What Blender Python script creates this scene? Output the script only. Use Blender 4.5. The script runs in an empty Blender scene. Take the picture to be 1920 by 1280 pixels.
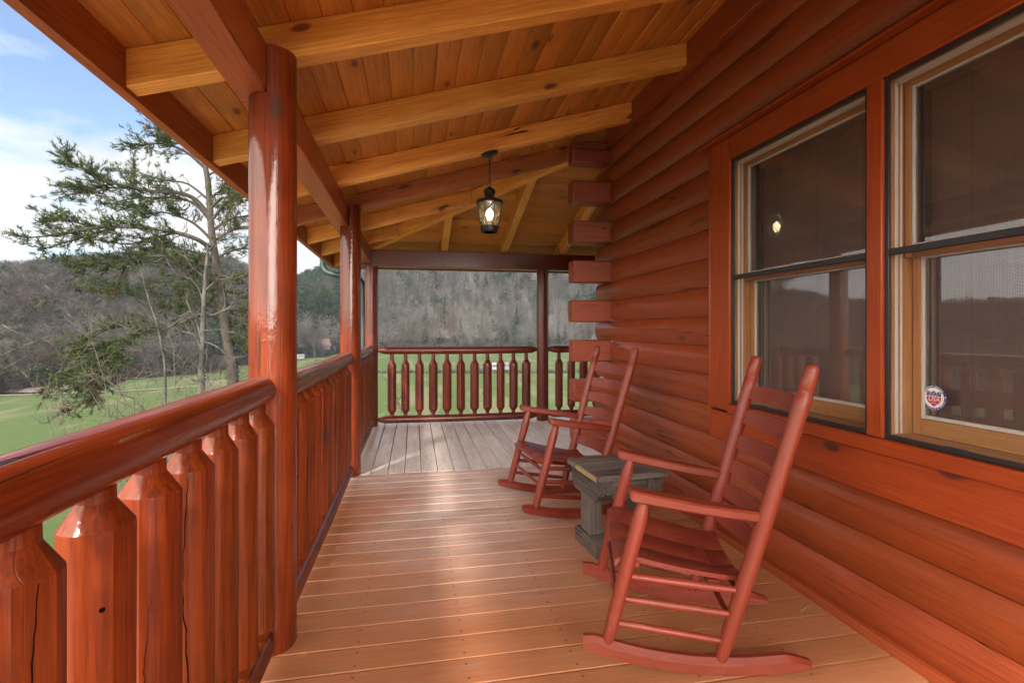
import bpy, bmesh, math, random
import numpy as np
from mathutils import Vector, Matrix, noise as mnoise
R = random.Random(7)
sc = bpy.context.scene
COL = sc.collection
rad = math.radians
PI = math.pi

# ------------------------------------------------------------------ helpers
def V(*a): return Vector(a)

class MB:
    """collects shapes with grain coordinates and becomes ONE mesh object"""
    def __init__(s):
        s.v = []; s.f = []; s.gc = []; s.rn = []; s.mi = []; s.sm = []
    def add(s, vs, fs, gcs, smooth=True, mi=0, rn=None):
        b = len(s.v); r = R.random() if rn is None else rn
        o = V(R.uniform(0, 40), R.uniform(0, 9), R.uniform(0, 9))
        s.v += [tuple(p) for p in vs]
        s.gc += [tuple(V(*g) + o) for g in gcs]
        s.rn += [r] * len(vs)
        s.f += [tuple(b + i for i in f) for f in fs]
        s.mi += [mi] * len(fs); s.sm += [smooth] * len(fs)
    def box(s, lo, hi, along=None, bev=.003, mi=0, M=None, rn=None):
        lo = V(*lo); hi = V(*hi); d = hi - lo; c = (lo + hi) / 2
        if along is None: along = max(range(3), key=lambda i: d[i])
        bev = min(bev, min(d) * .4)
        vs = []; idx = {}
        for k in range(8):
            sg = [1 if k >> i & 1 else -1 for i in range(3)]
            for a in range(3):
                p = V(*[sg[i] * (d[i] / 2 - (0 if i == a else bev)) for i in range(3)])
                idx[(k, a)] = len(vs); vs.append(p)
        fs = []
        for a in range(3):
            b, c2 = (a + 1) % 3, (a + 2) % 3
            for sg in (0, 1):
                q = []
                for (i, j) in ((0, 0), (1, 0), (1, 1), (0, 1)):
                    q.append(idx[(sg << a | i << b | j << c2, a)])
                fs.append(q if sg else q[::-1])
            for i in (0, 1):
                for j in (0, 1):
                    k0 = i << b | j << c2; k1 = k0 | 1 << a
                    q = [idx[(k0, b)], idx[(k1, b)], idx[(k1, c2)], idx[(k0, c2)]]
                    fs.append(q if (i + j) % 2 == 1 else q[::-1])
        for k in range(8):
            q = [idx[(k, 0)], idx[(k, 1)], idx[(k, 2)]]
            fs.append(q if bin(k).count('1') % 2 == 1 else q[::-1])
        o = [along, (along + 1) % 3, (along + 2) % 3]
        g = [(p[o[0]], p[o[1]], p[o[2]]) for p in vs]
        vs = [p + c for p in vs]
        if M is not None: vs = [M @ p for p in vs]
        s.add(vs, fs, g, False, mi, rn)
    def beam(s, a, b, w, h, up=(0, 0, 1), bev=.004, mi=0, rn=None):
        """box from a to b: width w (sideways), height h (along up), centred"""
        a = V(*a); b = V(*b); x = (b - a); L = x.length; x.normalize()
        y = V(*up).cross(x).normalized(); z = x.cross(y)
        M = Matrix((x, y, z)).transposed().to_4x4(); M.translation = (a + b) / 2
        s.box((-L / 2, -w / 2, -h / 2), (L / 2, w / 2, h / 2), 0, bev, mi, M, rn)
    def tube(s, path, radii, seg=14, wob=0, wf=3., caps=True, mi=0, rn=None, flat=1., seed=None):
        P = [V(*p) for p in path]; n = len(P)
        if not hasattr(radii, '__len__'): radii = [radii] * n
        T = []
        for i in range(n):
            t = P[min(i + 1, n - 1)] - P[max(i - 1, 0)]
            T.append(t.normalized() if t.length > 1e-9 else (T[-1] if T else V(0, 0, 1)))
        u = V(1, 0, 0) if abs(T[0].x) < .8 else V(0, 1, 0)
        u = (u - T[0] * u.dot(T[0])).normalized()
        vs = []; g = []; d = 0; sd = R.uniform(0, 99) if seed is None else seed
        for i in range(n):
            if i: d += (P[i] - P[i - 1]).length
            u = (u - T[i] * u.dot(T[i])).normalized(); w = T[i].cross(u)
            for k in range(seg):
                th = 2 * PI * k / seg; cs, sn = math.cos(th), math.sin(th)
                r = radii[i]
                if wob: r *= 1 + wob * mnoise.noise(V(d * wf + sd, cs * .9, sn * .9 + sd * .37))
                vs.append(P[i] + u * (cs * r) + w * (sn * r * flat))
                g.append((d, cs * max(radii[i], .6 * max(radii)), sn * max(radii[i], .6 * max(radii))))
        fs = [(i * seg + k, i * seg + (k + 1) % seg, (i + 1) * seg + (k + 1) % seg, (i + 1) * seg + k)
              for i in range(n - 1) for k in range(seg)]
        if caps:
            fs.append(tuple(range(seg))[::-1]); fs.append(tuple((n - 1) * seg + k for k in range(seg)))
        s.add(vs, fs, g, True, mi, rn)
    def loft(s, rings, along=0, closed=True, caps=True, smooth=True, mi=0, rn=None, gfun=None):
        n = len(rings); m = len(rings[0]); vs = []; g = []; d = 0
        for i, r in enumerate(rings):
            if i: d += (V(*rings[i][0]) - V(*rings[i - 1][0])).length
            q = 0
            for k, p in enumerate(r):
                if k: q += (V(*p) - V(*r[k - 1])).length
                vs.append(V(*p)); g.append((d, q, 0) if along == 0 else (q, d, 0))
        if gfun: g = [gfun(p) for p in vs]
        mm = m if closed else m - 1
        fs = [(i * m + k, i * m + (k + 1) % m, (i + 1) * m + (k + 1) % m, (i + 1) * m + k)
              for i in range(n - 1) for k in range(mm)]
        if caps:
            fs.append(tuple(range(m))[::-1]); fs.append(tuple((n - 1) * m + k for k in range(m)))
        s.add(vs, fs, g, smooth, mi, rn)
    def facet(s, k0, n, seg, r, rng):
        """hew a few flats along a round stick whose rings start at vertex k0"""
        fl = [(rng.uniform(0, 2 * PI), rng.uniform(.90, .96)) for _ in range(5)]
        for i in range(n):
            for k in range(seg):
                x, y, z = s.v[k0 + i * seg + k]; rr = math.hypot(x, y); th = math.atan2(y, x)
                for a, d in fl:
                    c = math.cos(th - a)
                    if c > .3: rr = min(rr, d * r / c)
                s.v[k0 + i * seg + k] = (rr * math.cos(th), rr * math.sin(th), z)
    def lathe(s, prof, c=(0, 0, 0), seg=20, mi=0, wob=0, rn=None):
        s.tube([(c[0], c[1], c[2] + z) for r, z in prof], [max(r, 1e-4) for r, z in prof], seg, wob, mi=mi, rn=rn)
    def build(s, name, mat, parent=None, ang=40, fix=True):
        me = bpy.data.meshes.new(name); me.from_pydata(s.v, [], s.f)
        a = me.attributes.new('gc', 'FLOAT_VECTOR', 'POINT'); a.data.foreach_set('vector', [x for g in s.gc for x in g])
        a = me.attributes.new('rnd', 'FLOAT', 'POINT'); a.data.foreach_set('value', s.rn)
        mats = mat if isinstance(mat, (list, tuple)) else [mat]
        for m in mats: me.materials.append(m)
        me.polygons.foreach_set('material_index', s.mi)
        me.polygons.foreach_set('use_smooth', s.sm)
        if fix:
            bm = bmesh.new(); bm.from_mesh(me); bmesh.ops.recalc_face_normals(bm, faces=bm.faces); bm.to_mesh(me); bm.free()
        me.set_sharp_from_angle(angle=rad(ang))
        o = bpy.data.objects.new(name, me); COL.objects.link(o)
        if parent is not None: o.parent = parent
        return o

def quick(name, verts, faces, mat, parent=None, rnd=None, smooth=False):
    """fast mesh from numpy arrays (triangles)"""
    verts = np.asarray(verts, np.float32); faces = np.asarray(faces, np.int32)
    me = bpy.data.meshes.new(name); me.vertices.add(len(verts)); me.vertices.foreach_set('co', verts.ravel())
    k = faces.shape[1]
    me.loops.add(faces.size); me.loops.foreach_set('vertex_index', faces.ravel())
    me.polygons.add(len(faces)); me.polygons.foreach_set('loop_start', np.arange(0, faces.size, k, dtype=np.int32))
    if rnd is not None:
        a = me.attributes.new('rnd', 'FLOAT', 'POINT'); a.data.foreach_set('value', np.asarray(rnd, np.float32))
    me.polygons.foreach_set('use_smooth', np.full(len(faces), smooth))
    me.update(calc_edges=True); me.validate()
    if mat: me.materials.append(mat)
    o = bpy.data.objects.new(name, me); COL.objects.link(o)
    if parent is not None: o.parent = parent
    return o

def tag(o, label=None, cat=None, group=None, kind=None):
    if label: o['label'] = label
    if cat: o['category'] = cat
    if group: o['group'] = group
    if kind: o['kind'] = kind
    return o
def thing(name, label, cat, loc=(0, 0, 0), rz=0, group=None):
    o = bpy.data.objects.new(name, None); COL.objects.link(o); o.empty_display_size = .1
    o.location = loc; o.rotation_euler = (0, 0, rz)
    return tag(o, label, cat, group)
def kids(o): return [c for c in COL.objects if c.parent == o]
def copy_tree(o, parent=None):
    c = o.copy(); COL.objects.link(c)
    if parent is not None: c.parent = parent
    for ch in kids(o): copy_tree(ch, c)
    return c

# ------------------------------------------------------------------ materials
class NT:
    def __init__(s, name):
        s.m = bpy.data.materials.new(name); s.m.use_nodes = True
        s.t = s.m.node_tree; s.t.nodes.clear()
        s.out = s.t.nodes.new('ShaderNodeOutputMaterial')
    def n(s, typ, **kw):
        nd = s.t.nodes.new('ShaderNode' + typ)
        for k, v in kw.items(): setattr(nd, k, v)
        return nd
    def l(s, a, b): s.t.links.new(a, b)
    def val(s, sock, x):
        if hasattr(x, 'is_linked') or isinstance(x, bpy.types.NodeSocket): s.l(x, sock)
        else: sock.default_value = x
    def attr(s, name):
        return s.n('Attribute', attribute_name=name)
    def math(s, op, a, b=0., clamp=False):
        nd = s.n('Math', operation=op, use_clamp=clamp); s.val(nd.inputs[0], a); s.val(nd.inputs[1], b); return nd.outputs[0]
    def vmul(s, a, b):
        nd = s.n('VectorMath', operation='MULTIPLY'); s.val(nd.inputs[0], a); s.val(nd.inputs[1], b); return nd.outputs[0]
    def vadd(s, a, b):
        nd = s.n('VectorMath', operation='ADD'); s.val(nd.inputs[0], a); s.val(nd.inputs[1], b); return nd.outputs[0]
    def noise(s, vec, scale, detail=3, rough=.55, dist=0.):
        nd = s.n('TexNoise'); s.val(nd.inputs['Vector'], vec); nd.inputs['Scale'].default_value = scale
        nd.inputs['Detail'].default_value = detail; nd.inputs['Roughness'].default_value = rough
        nd.inputs['Distortion'].default_value = dist; return nd.outputs['Fac']
    def mix(s, f, a, b, mode='MIX'):
        nd = s.n('Mix', data_type='RGBA', blend_type=mode); s.val(nd.inputs[0], f)
        for so, x in ((nd.inputs[6], a), (nd.inputs[7], b)):
            if isinstance(x, tuple): so.default_value = (*x, 1) if len(x) == 3 else x
            else: s.l(x, so)
        return nd.outputs[2]
    def ramp(s, f, lo, hi, a=0., b=1.):
        nd = s.n('MapRange'); nd.clamp = True
        s.val(nd.inputs[0], f); nd.inputs[1].default_value = lo; nd.inputs[2].default_value = hi
        nd.inputs[3].default_value = a; nd.inputs[4].default_value = b; return nd.outputs[0]
    def bsdf(s, col, rough=.5, spec=.5, coat=0., coat_rough=.1, bump=None, bstr=.2, bdist=.005, metal=0., **kw):
        b = s.n('BsdfPrincipled')
        if isinstance(col, tuple): b.inputs['Base Color'].default_value = (*col, 1)
        else: s.l(col, b.inputs['Base Color'])
        s.val(b.inputs['Roughness'], rough); b.inputs['Specular IOR Level'].default_value = spec
        b.inputs['Coat Weight'].default_value = coat; b.inputs['Coat Roughness'].default_value = coat_rough
        b.inputs['Metallic'].default_value = metal
        if bump is not None:
            bp = s.n('Bump'); bp.inputs['Strength'].default_value = bstr; bp.inputs['Distance'].default_value = bdist
            s.l(bump, bp.inputs['Height']); s.l(bp.outputs[0], b.inputs['Normal'])
            if coat: s.l(bp.outputs[0], b.inputs['Coat Normal'])
        s.l(b.outputs[0], s.out.inputs[0]); s.b = b
        return s.m

def wood(name, dark, mid, light, rough=.4, coat=.0, crough=.15, knots=0., knotcol=(.06, .02, .01), crack=0., tint=.25,
         bump=.25, bdist=.002, fine=1., lump=0., wear=0., wearcol=(.3, .25, .22), blot=.5, path=False, spec=.34):
    t = NT(name)
    g = t.attr('gc').outputs['Vector']; rn = t.attr('rnd').outputs['Fac']
    oi = t.n('ObjectInfo').outputs['Random']
    cb = t.n('CombineXYZ'); t.l(t.math('MULTIPLY', oi, 37.), cb.inputs[0]); t.l(t.math('MULTIPLY', oi, 11.), cb.inputs[1])
    g = t.vadd(g, cb.outputs[0])
    n1 = t.noise(t.vmul(g, (1.2, 7., 7.)), 1., 5, .6, .6)          # broad figure
    n2 = t.noise(t.vmul(g, (3.2, 95., 95.)), 1., 4, .62, .3)        # fibres
    n3 = t.noise(t.vmul(g, (9., 220., 220.)), 1., 2)               # pores
    n4 = t.noise(g, 2.3, 4, .6)                                    # blotches
    f = t.math('ADD', t.math('MULTIPLY', n1, .40), t.math('MULTIPLY', n2, .60))
    f = t.ramp(f, .40, .585)
    c = t.mix(t.math('MULTIPLY', f, 1.), tuple(d_ + (m_ - d_) * (.12 + .3 * (1 - fine)) for d_, m_ in zip(dark, mid)), tuple(m_ * 1.06 for m_ in mid))
    c = t.mix(t.ramp(n3, .54, .68, 0., .34), c, tuple(d_ * .7 for d_ in dark))
    c = t.mix(t.ramp(n4, .5, .75, 0., blot), c, light)
    c = t.mix(t.ramp(n4, .28, .46, .55 * blot, 0.), c, dark)
    if knots:
        w = t.n('TexVoronoi', voronoi_dimensions='2D'); t.l(t.vmul(g, (2.0, 4.6, 4.6)), w.inputs['Vector']); w.inputs['Scale'].default_value = 1.
        d = w.outputs['Distance']
        kn = t.noise(t.vmul(g, (8, 8, 8)), 1., 2)
        d = t.math('ADD', d, t.math('MULTIPLY', t.math('SUBTRACT', kn, .5), .12))
        sel = t.n('SeparateColor'); t.l(w.outputs['Color'], sel.inputs[0])
        on = t.ramp(sel.outputs[0], 1 - knots - .01, 1 - knots)
        ring = t.math('MULTIPLY', t.ramp(d, .05, .10, 1., 0.), on)
        halo = t.math('MULTIPLY', t.ramp(d, .08, .26, .5, 0.), on)
        c = t.mix(halo, c, dark); c = t.mix(t.math('MULTIPLY', ring, .9), c, knotcol)
    h = t.math('ADD', t.math('MULTIPLY', n2, .6), t.math('MULTIPLY', n3, .4))
    if lump:
        h = t.math('ADD', h, t.math('MULTIPLY', t.noise(t.vmul(g, (38., 55., 55.)), 1., 3), lump))
    if crack:
        cn = t.noise(t.vmul(g, (.45, 15., 15.)), 1., 2, .5, .25)
        cm = t.math('ABSOLUTE', t.math('SUBTRACT', cn, .5))
        msk = t.ramp(t.noise(t.vmul(g, (.9, 3., 3.)), 1., 1), .60 - crack * .12, .64 - crack * .12)
        cr = t.math('MULTIPLY', t.ramp(cm, .0035, .009, 1., 0.), msk)
        c = t.mix(cr, c, (.02, .008, .004)); h = t.math('SUBTRACT', h, t.math('MULTIPLY', cr, 2.5))
    if wear:
        wm = t.math('MULTIPLY', t.ramp(t.noise(t.vmul(g, (5., 16., 16.)), 1., 6, .7), .56, .64), wear)
        c = t.mix(wm, c, wearcol)
    if path:      # pale floor sheen painted into the colour along the middle of the deck
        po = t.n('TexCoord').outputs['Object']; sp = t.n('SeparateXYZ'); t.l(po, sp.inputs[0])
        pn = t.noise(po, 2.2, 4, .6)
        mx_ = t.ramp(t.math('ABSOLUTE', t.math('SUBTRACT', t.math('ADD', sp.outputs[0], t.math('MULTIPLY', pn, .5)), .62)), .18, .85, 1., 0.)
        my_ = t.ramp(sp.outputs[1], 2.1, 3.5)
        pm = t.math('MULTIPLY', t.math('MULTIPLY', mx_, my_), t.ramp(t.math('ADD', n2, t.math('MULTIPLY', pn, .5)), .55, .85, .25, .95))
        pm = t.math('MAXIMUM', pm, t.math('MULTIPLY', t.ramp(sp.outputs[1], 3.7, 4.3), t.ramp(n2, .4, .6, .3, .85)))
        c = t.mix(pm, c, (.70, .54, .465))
        # nail heads in pairs over every joist, slightly scattered
        fx = t.math('SUBTRACT', t.math('FRACT', t.math('MULTIPLY', t.math('ADD', sp.outputs[0], t.math('MULTIPLY', pn, .03)), 2.45)), .5)
        fy = t.math('SUBTRACT', t.math('ABSOLUTE', t.math('SUBTRACT', t.math('FRACT', t.math('MULTIPLY', t.math('SUBTRACT', sp.outputs[1], 1.937), 1 / .1462)), .5)), .27)
        dd = t.math('ADD', t.math('POWER', t.math('MULTIPLY', fx, 1 / 2.45), 2.), t.math('POWER', t.math('MULTIPLY', fy, .1462), 2.))
        c = t.mix(t.ramp(dd, .0035 ** 2, .0065 ** 2, .8, 0.), c, (.07, .03, .02))
    hs = t.n('HueSaturation'); t.l(c, hs.inputs['Color']); t.l(t.ramp(rn, 0, 1, 1 - tint, 1 + tint * .7), hs.inputs['Value'])
    t.l(t.ramp(rn, 0, 1, .503, .4975), hs.inputs['Hue'])
    r = t.math('ADD', t.ramp(n4, .3, .7, rough * .85, rough * 1.2), t.math('MULTIPLY', n3, .06))
    return t.bsdf(hs.outputs[0], r, spec, coat, crough, h, bump, bdist)

def plain(name, col, rough=.5, spec=.5, metal=0., var=.12, scale=9., bump=.1, bdist=.002, coat=0.):
    t = NT(name); tc = t.n('TexCoord').outputs['Object']
    n = t.noise(tc, scale, 5, .6); k = t.noise(tc, scale * 14, 3)
    c = t.mix(t.ramp(n, .3, .7), tuple(x * (1 - var) for x in col), tuple(min(1, x * (1 + var)) for x in col))
    return t.bsdf(c, t.ramp(k, .3, .7, rough * .9, rough * 1.1), spec, coat, .1, k, bump, bdist, metal)

M = {}
M['log'] = wood('stained_log', (.072, .0098, .0016), (.158, .0235, .0036), (.205, .035, .006), rough=.44, spec=.15, coat=.30, crough=.12,
                knots=.10, crack=.8, tint=.14, bump=.30, bdist=.0022, lump=1.0, blot=.5)
M['post'] = wood('post_stain', (.072, .0098, .0016), (.150, .022, .0036), (.19, .032, .006), rough=.46, spec=.12, coat=.55, crough=.06,
                knots=.08, crack=.35, tint=.10, bump=.30, bdist=.0022, lump=1.1, blot=.5)
M['log_dark'] = wood('shade_tinted_stain', (.078, .0105, .0042), (.130, .0185, .007), (.165, .027, .0095), rough=.38, coat=.25, crough=.15,
                     knots=.08, crack=.3, tint=.14, bump=.25, bdist=.002, lump=.8, blot=.4)  # darker copy of the log stain, far-end shade put into its colour
M['wall'] = wood('wall_log_stain', (.175, .031, .0075), (.255, .047, .0118), (.278, .056, .0145), rough=.42, spec=.3, coat=.30, crough=.25,
                 knots=.10, crack=.35, tint=.06, bump=.22, bdist=.002, fine=.3, lump=.3, blot=.35)
M['tail'] = wood('log_end_stain', (.20, .038, .016), (.275, .056, .025), (.32, .07, .031), rough=.5, coat=.05, crack=.5, tint=.1, bump=.4, fine=1.)
M['trim'] = wood('trim_stain', (.20, .031, .005), (.275, .046, .008), (.315, .057, .0105), rough=.45, coat=.08, knots=.06, tint=.06, bump=.4, bdist=.0015, blot=.4)
M['rafter'] = wood('rafter_pine', (.54, .215, .034), (.78, .365, .072), (.85, .43, .10), rough=.45, coat=.10, crough=.3, knots=.42,
                   knotcol=(.14, .035, .010), tint=.14, bump=.25, bdist=.0015, fine=.9, blot=.5, crack=.12)
M['rafter_dark'] = wood('rafter_weathered', (.20, .055, .020), (.40, .135, .038), (.48, .18, .055), rough=.5, knots=.3, crack=.9, tint=.1,
                        wear=.5, wearcol=(.16, .08, .06), bump=.3)
M['ceil'] = wood('ceiling_boards', (.34, .118, .018), (.52, .200, .032), (.60, .25, .044), rough=.42, coat=.12, crough=.3, knots=.36,
                 knotcol=(.13, .035, .011), tint=.20, bump=.2, bdist=.0015, fine=.9, blot=.5)
M['beam'] = wood('beam_stain', (.20, .032, .006), (.32, .058, .011), (.38, .08, .016), rough=.40, coat=.18, knots=.08, tint=.08, bump=.25)
M['fascia'] = wood('fascia_stain', (.22, .065, .018), (.36, .115, .032), (.42, .145, .045), rough=.5, knots=.1, tint=.08)
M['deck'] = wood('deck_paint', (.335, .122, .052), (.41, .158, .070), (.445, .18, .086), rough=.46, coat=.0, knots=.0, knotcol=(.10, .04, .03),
                 tint=.08, bump=.30, bdist=.0016, fine=.3, wear=.3, wearcol=(.36, .20, .14), blot=.4, path=True)  # path paints a pale sheen into the boards
M['deck_worn_sheen'] = wood('deck_worn_sheen_paint', (.56, .45, .385), (.76, .65, .58), (.80, .71, .65), rough=.32, knots=.14, knotcol=(.12, .07, .05),
                      tint=.10, bump=.5, bdist=.002, fine=1., wear=.8, wearcol=(.55, .44, .385), blot=.5)  # worn paint, with sky sheen also put into its pale colour
M['chair'] = wood('chair_paint', (.135, .0185, .0085), (.188, .0275, .0132), (.215, .036, .0185), rough=.42, coat=.08, crough=.3, tint=.06,
                  bump=.2, bdist=.0012, fine=.6, wear=.05, wearcol=(.55, .32, .27), blot=.25)
M['chair_seat'] = wood('chair_seat_paint', (.125, .0165, .008), (.188, .028, .0138), (.22, .038, .0205), rough=.45, coat=.05, tint=.06,
                       bump=.4, bdist=.002, fine=1., wear=.10, wearcol=(.48, .22, .18), crack=.8, blot=.35)
M['barn_top'] = wood('weathered_top_boards', (.040, .030, .025), (.150, .118, .098), (.24, .20, .172), rough=.85, knots=.2, crack=1., tint=.14, bump=.8,
                 bdist=.004, wear=.5, wearcol=(.08, .058, .046), blot=.7)
M['barn'] = wood('weathered_grey_wood', (.036, .026, .022), (.122, .095, .082), (.19, .155, .136), rough=.85, knots=.2, crack=1., tint=.18, bump=.8,
                 bdist=.004, wear=.5, wearcol=(.09, .072, .062), blot=.7)
M['barn_edge'] = wood('sawn_board_edge', (.22, .14, .06), (.32, .22, .10), (.38, .27, .14), rough=.8, tint=.1, bump=.5)
M['tan'] = wood('window_wood', (.28, .115, .028), (.40, .175, .046), (.46, .21, .07), rough=.45, tint=.1, bump=.1)
M['crack'] = plain('crack_shadow', (.008, .004, .003), 1., .0)
M['vinyl'] = plain('white_vinyl', (.52, .47, .43), .5, var=.06)
M['blackmetal'] = plain('dark_bronze_metal', (.022, .020, .019), .42, metal=.3, var=.3)
M['screenframe'] = plain('screen_frame_paint', (.020, .019, .021), .45, var=.2)
M['blind'] = plain('brown_blind', (.50, .28, .22), .5, var=.1)
M['cord'] = plain('blind_cord', (.34, .26, .24), .8)
M['room'] = plain('dark_room', (.05, .035, .03), .8)
M['gutter'] = plain('green_downspout_paint', (.004, .020, .016), .55, var=.2)
M['shingle'] = plain('roof_shingles', (.05, .045, .04), .9, var=.3, scale=30)
M['grass_dry'] = plain('dry_grass', (.30, .24, .12), .9)

def mat_glass(name, ior=1.75, tintc=(1, 1, 1)):
    t = NT(name); fr = t.n('Fresnel'); fr.inputs[0].default_value = ior
    tr = t.n('BsdfTransparent'); tr.inputs[0].default_value = (*tintc, 1); gl = t.n('BsdfGlossy'); gl.inputs['Roughness'].default_value = .012
    gm = t.n('NewGeometry'); 
    mx = t.n('MixShader'); t.l(fr.outputs[0], mx.inputs[0]); t.l(tr.outputs[0], mx.inputs[1]); t.l(gl.outputs[0], mx.inputs[2])
    t.l(mx.outputs[0], t.out.inputs[0]); return t.m
M['pane'] = mat_glass('window_glass', 2.55, (.88, .9, .9))
def mat_screen():
    t = NT('insect_screen'); tc = t.n('TexCoord').outputs['Object']
    sp = t.n('SeparateXYZ'); t.l(tc, sp.inputs[0])
    def line(x, n):
        return t.ramp(t.math('ABSOLUTE', t.math('SUBTRACT', t.math('FRACT', t.math('MULTIPLY', x, n)), .5)), .30, .40)
    w = t.math('MAXIMUM', line(sp.outputs[1], 230.), line(sp.outputs[2], 230.))
    tr = t.n('BsdfTransparent'); df = t.n('BsdfDiffuse'); df.inputs[0].default_value = (.15, .135, .13, 1)
    mx = t.n('MixShader'); t.l(t.math('MULTIPLY', w, .34), mx.inputs[0]); t.l(tr.outputs[0], mx.inputs[1]); t.l(df.outputs[0], mx.inputs[2])
    t.l(mx.outputs[0], t.out.inputs[0]); return t.m
M['screen'] = mat_screen()
def mat_seeded():
    t = NT('seeded_lantern_glass'); tc = t.n('TexCoord').outputs['Object']
    n = t.noise(tc, 90., 3)
    bp = t.n('Bump'); bp.inputs['Strength'].default_value = .9; bp.inputs['Distance'].default_value = .004; t.l(n, bp.inputs['Height'])
    tr = t.n('BsdfTransparent'); tr.inputs[0].default_value = (.90, .86, .78, 1)
    gl = t.n('BsdfGlossy'); gl.inputs['Roughness'].default_value = .15; t.l(bp.outputs[0], gl.inputs['Normal'])
    tl = t.n('BsdfTranslucent'); tl.inputs[0].default_value = (.55, .47, .34, 1); t.l(bp.outputs[0], tl.inputs['Normal'])
    m1 = t.n('MixShader'); t.l(t.ramp(n, .5, .62, .05, .42), m1.inputs[0]); t.l(tr.outputs[0], m1.inputs[1]); t.l(tl.outputs[0], m1.inputs[2])
    m2 = t.n('MixShader'); m2.inputs[0].default_value = .12; t.l(m1.outputs[0], m2.inputs[1]); t.l(gl.outputs[0], m2.inputs[2])
    t.l(m2.outputs[0], t.out.inputs[0]); return t.m
M['seeded'] = mat_seeded()
def mat_emit(name, col, s):
    t = NT(name); e = t.n('Emission'); e.inputs[0].default_value = (*col, 1); e.inputs[1].default_value = s
    t.l(e.outputs[0], t.out.inputs[0]); return t.m
M['bulb'] = mat_emit('lit_bulb', (1, .80, .50), 9.)
M['candle'] = plain('candle_sleeve', (.8, .68, .45), .5)
def flat(name, col, rough=.5):
    t = NT(name); return t.bsdf(col, rough)
M['st_blue'] = flat('sticker_blue', (.035, .022, .16)); M['st_white'] = flat('sticker_white', (.80, .80, .85)); M['st_red'] = flat('sticker_red', (.50, .012, .03))
# ------------------------------------------------------------------ light levels
HAZE = .00016; LANTERN_W = 5.; SKY_S = .15; CLOUD_L = .60; FILL_BACK = 17.; FILL_BL = 4.6; FILL_LEFT = 1.0; FILL_FRONT = 3.5; CLOUD_SEED = 1.3; SUN_S = 4.8; SUN_A = 7.; EXPO = .76
# ------------------------------------------------------------------ deck
XW = 1.825          # groove plane of the log wall
def mk_deck():
    mb = MB(); g = .008; p = .1462
    y = 1.937 - p * 35  # rows behind the camera are added, unseen, to bounce sunlight
    while y < 4.50:
        y1 = min(y + p, 4.535)
        x0 = -.70
        # one butt joint in some courses
        mb.box((x0, y + g / 2, -.032), (1.84, y1 - g / 2, 0), 0, .0025)
        y += p
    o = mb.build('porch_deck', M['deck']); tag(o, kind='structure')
    mb = MB(); x = -.375 - .146 * 2; y0, y1 = 4.542, 6.99
    while x < 5.0:
        mb.box((x + .005, y0, -.032), (x + .1455 - .005, y1, 0), 1, .0025); x += .1455
    o = mb.build('porch_deck', M['deck_worn_sheen']); tag(o, kind='structure')
    mb = MB()   # joists and rim under the deck
    mb.box((-.70, -3.2, -.24), (-.665, 6.99, -.036), 1); mb.box((-.664, 6.95, -.24), (5, 6.988, -.036), 0)
    for k in range(9): mb.box((-.663, -1.3 + k * .95, -.23), (1.9, -1.26 + k * .95, -.037), 0)
    o = mb.build('porch_deck_framing', M['fascia']); tag(o, kind='structure')
mk_deck()

# ------------------------------------------------------------------ log cabin
cabin = thing('log_cabin', 'red brown stained log cabin wall with two screened windows, right of the deck', 'log cabin', (1.9, 1.5, 0))
def rel(o, p):
    """keep world placement under a parent empty that sits elsewhere"""
    o.matrix_parent_inverse = p.matrix_basis.inverted(); return o
H = .1842; Z0 = .039
def log_course(mb, z0, ya, yb, axis='y', base=XW, B=.031, sgn=-1, endround=False, rn=None):
    """one D profile log, flat back"""
    n = 12; prof = []
    for i in range(n + 1):
        t = -1 + 2 * i / n; z = z0 + H / 2 + t * H / 2 * .984
        prof.append((sgn * B * (1 - abs(t) ** 2.1), z))
    def ring(y, sc=1., dz=0.):
        pts = [((base + px * sc), y, z0 + H / 2 + (z - z0 - H / 2) * (1 - dz)) for px, z in prof]
        pts += [(base - sgn * .11, y, prof[-1][1]), (base - sgn * .11, y, prof[0][1])]
        if axis == 'x': pts = [(y, p[0], p[2]) for p in pts]
        return pts
    ys = [ya]; k = max(2, int(abs(yb - ya) / .4))
    ys = [ya + (yb - ya) * i / k for i in range(k + 1)]
    rings = [ring(y) for y in ys]
    if endround:
        rings[-1] = ring(yb - .07); rings += [ring(yb - .03, .9, .03), ring(yb - .008, .62, .10), ring(yb, .35, .2)]
    mb.loft(rings, 0, True, True, True, rn=rn, gfun=(lambda p: (p.y, p.z * 1.0, p.x)) if axis == 'y' else (lambda p: (p.x, p.z, p.y)))
mb = MB()
YA = -1.5
for n in range(-1, 17):
    z = Z0 + n * H
    yend = 4.94 if n % 2 == 0 else 4.50
    if 4 <= n <= 11:
        log_course(mb, z, YA, .70); log_course(mb, z, 2.79, yend, endround=(n % 2 == 0))
    else:
        log_course(mb, z, YA, yend, endround=(n % 2 == 0))
rel(mb.build('wall', M['wall'], cabin, 50), cabin)
mb = MB()     # the wall round the corner, facing the far railing
for n in range(-1, 17):
    log_course(mb, Z0 + n * H, 1.95, 6.5, 'x', 4.60, .031, 1)
rel(mb.build('wall', M['wall'], cabin, 50), cabin)
mb = MB()
for n in range(-1, 17): log_course(mb, Z0 + n * H, 1.95, 6.5, 'x', -1.39, .031, -1)
rel(mb.build('wall', M['wall'], cabin, 50), cabin)
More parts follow.
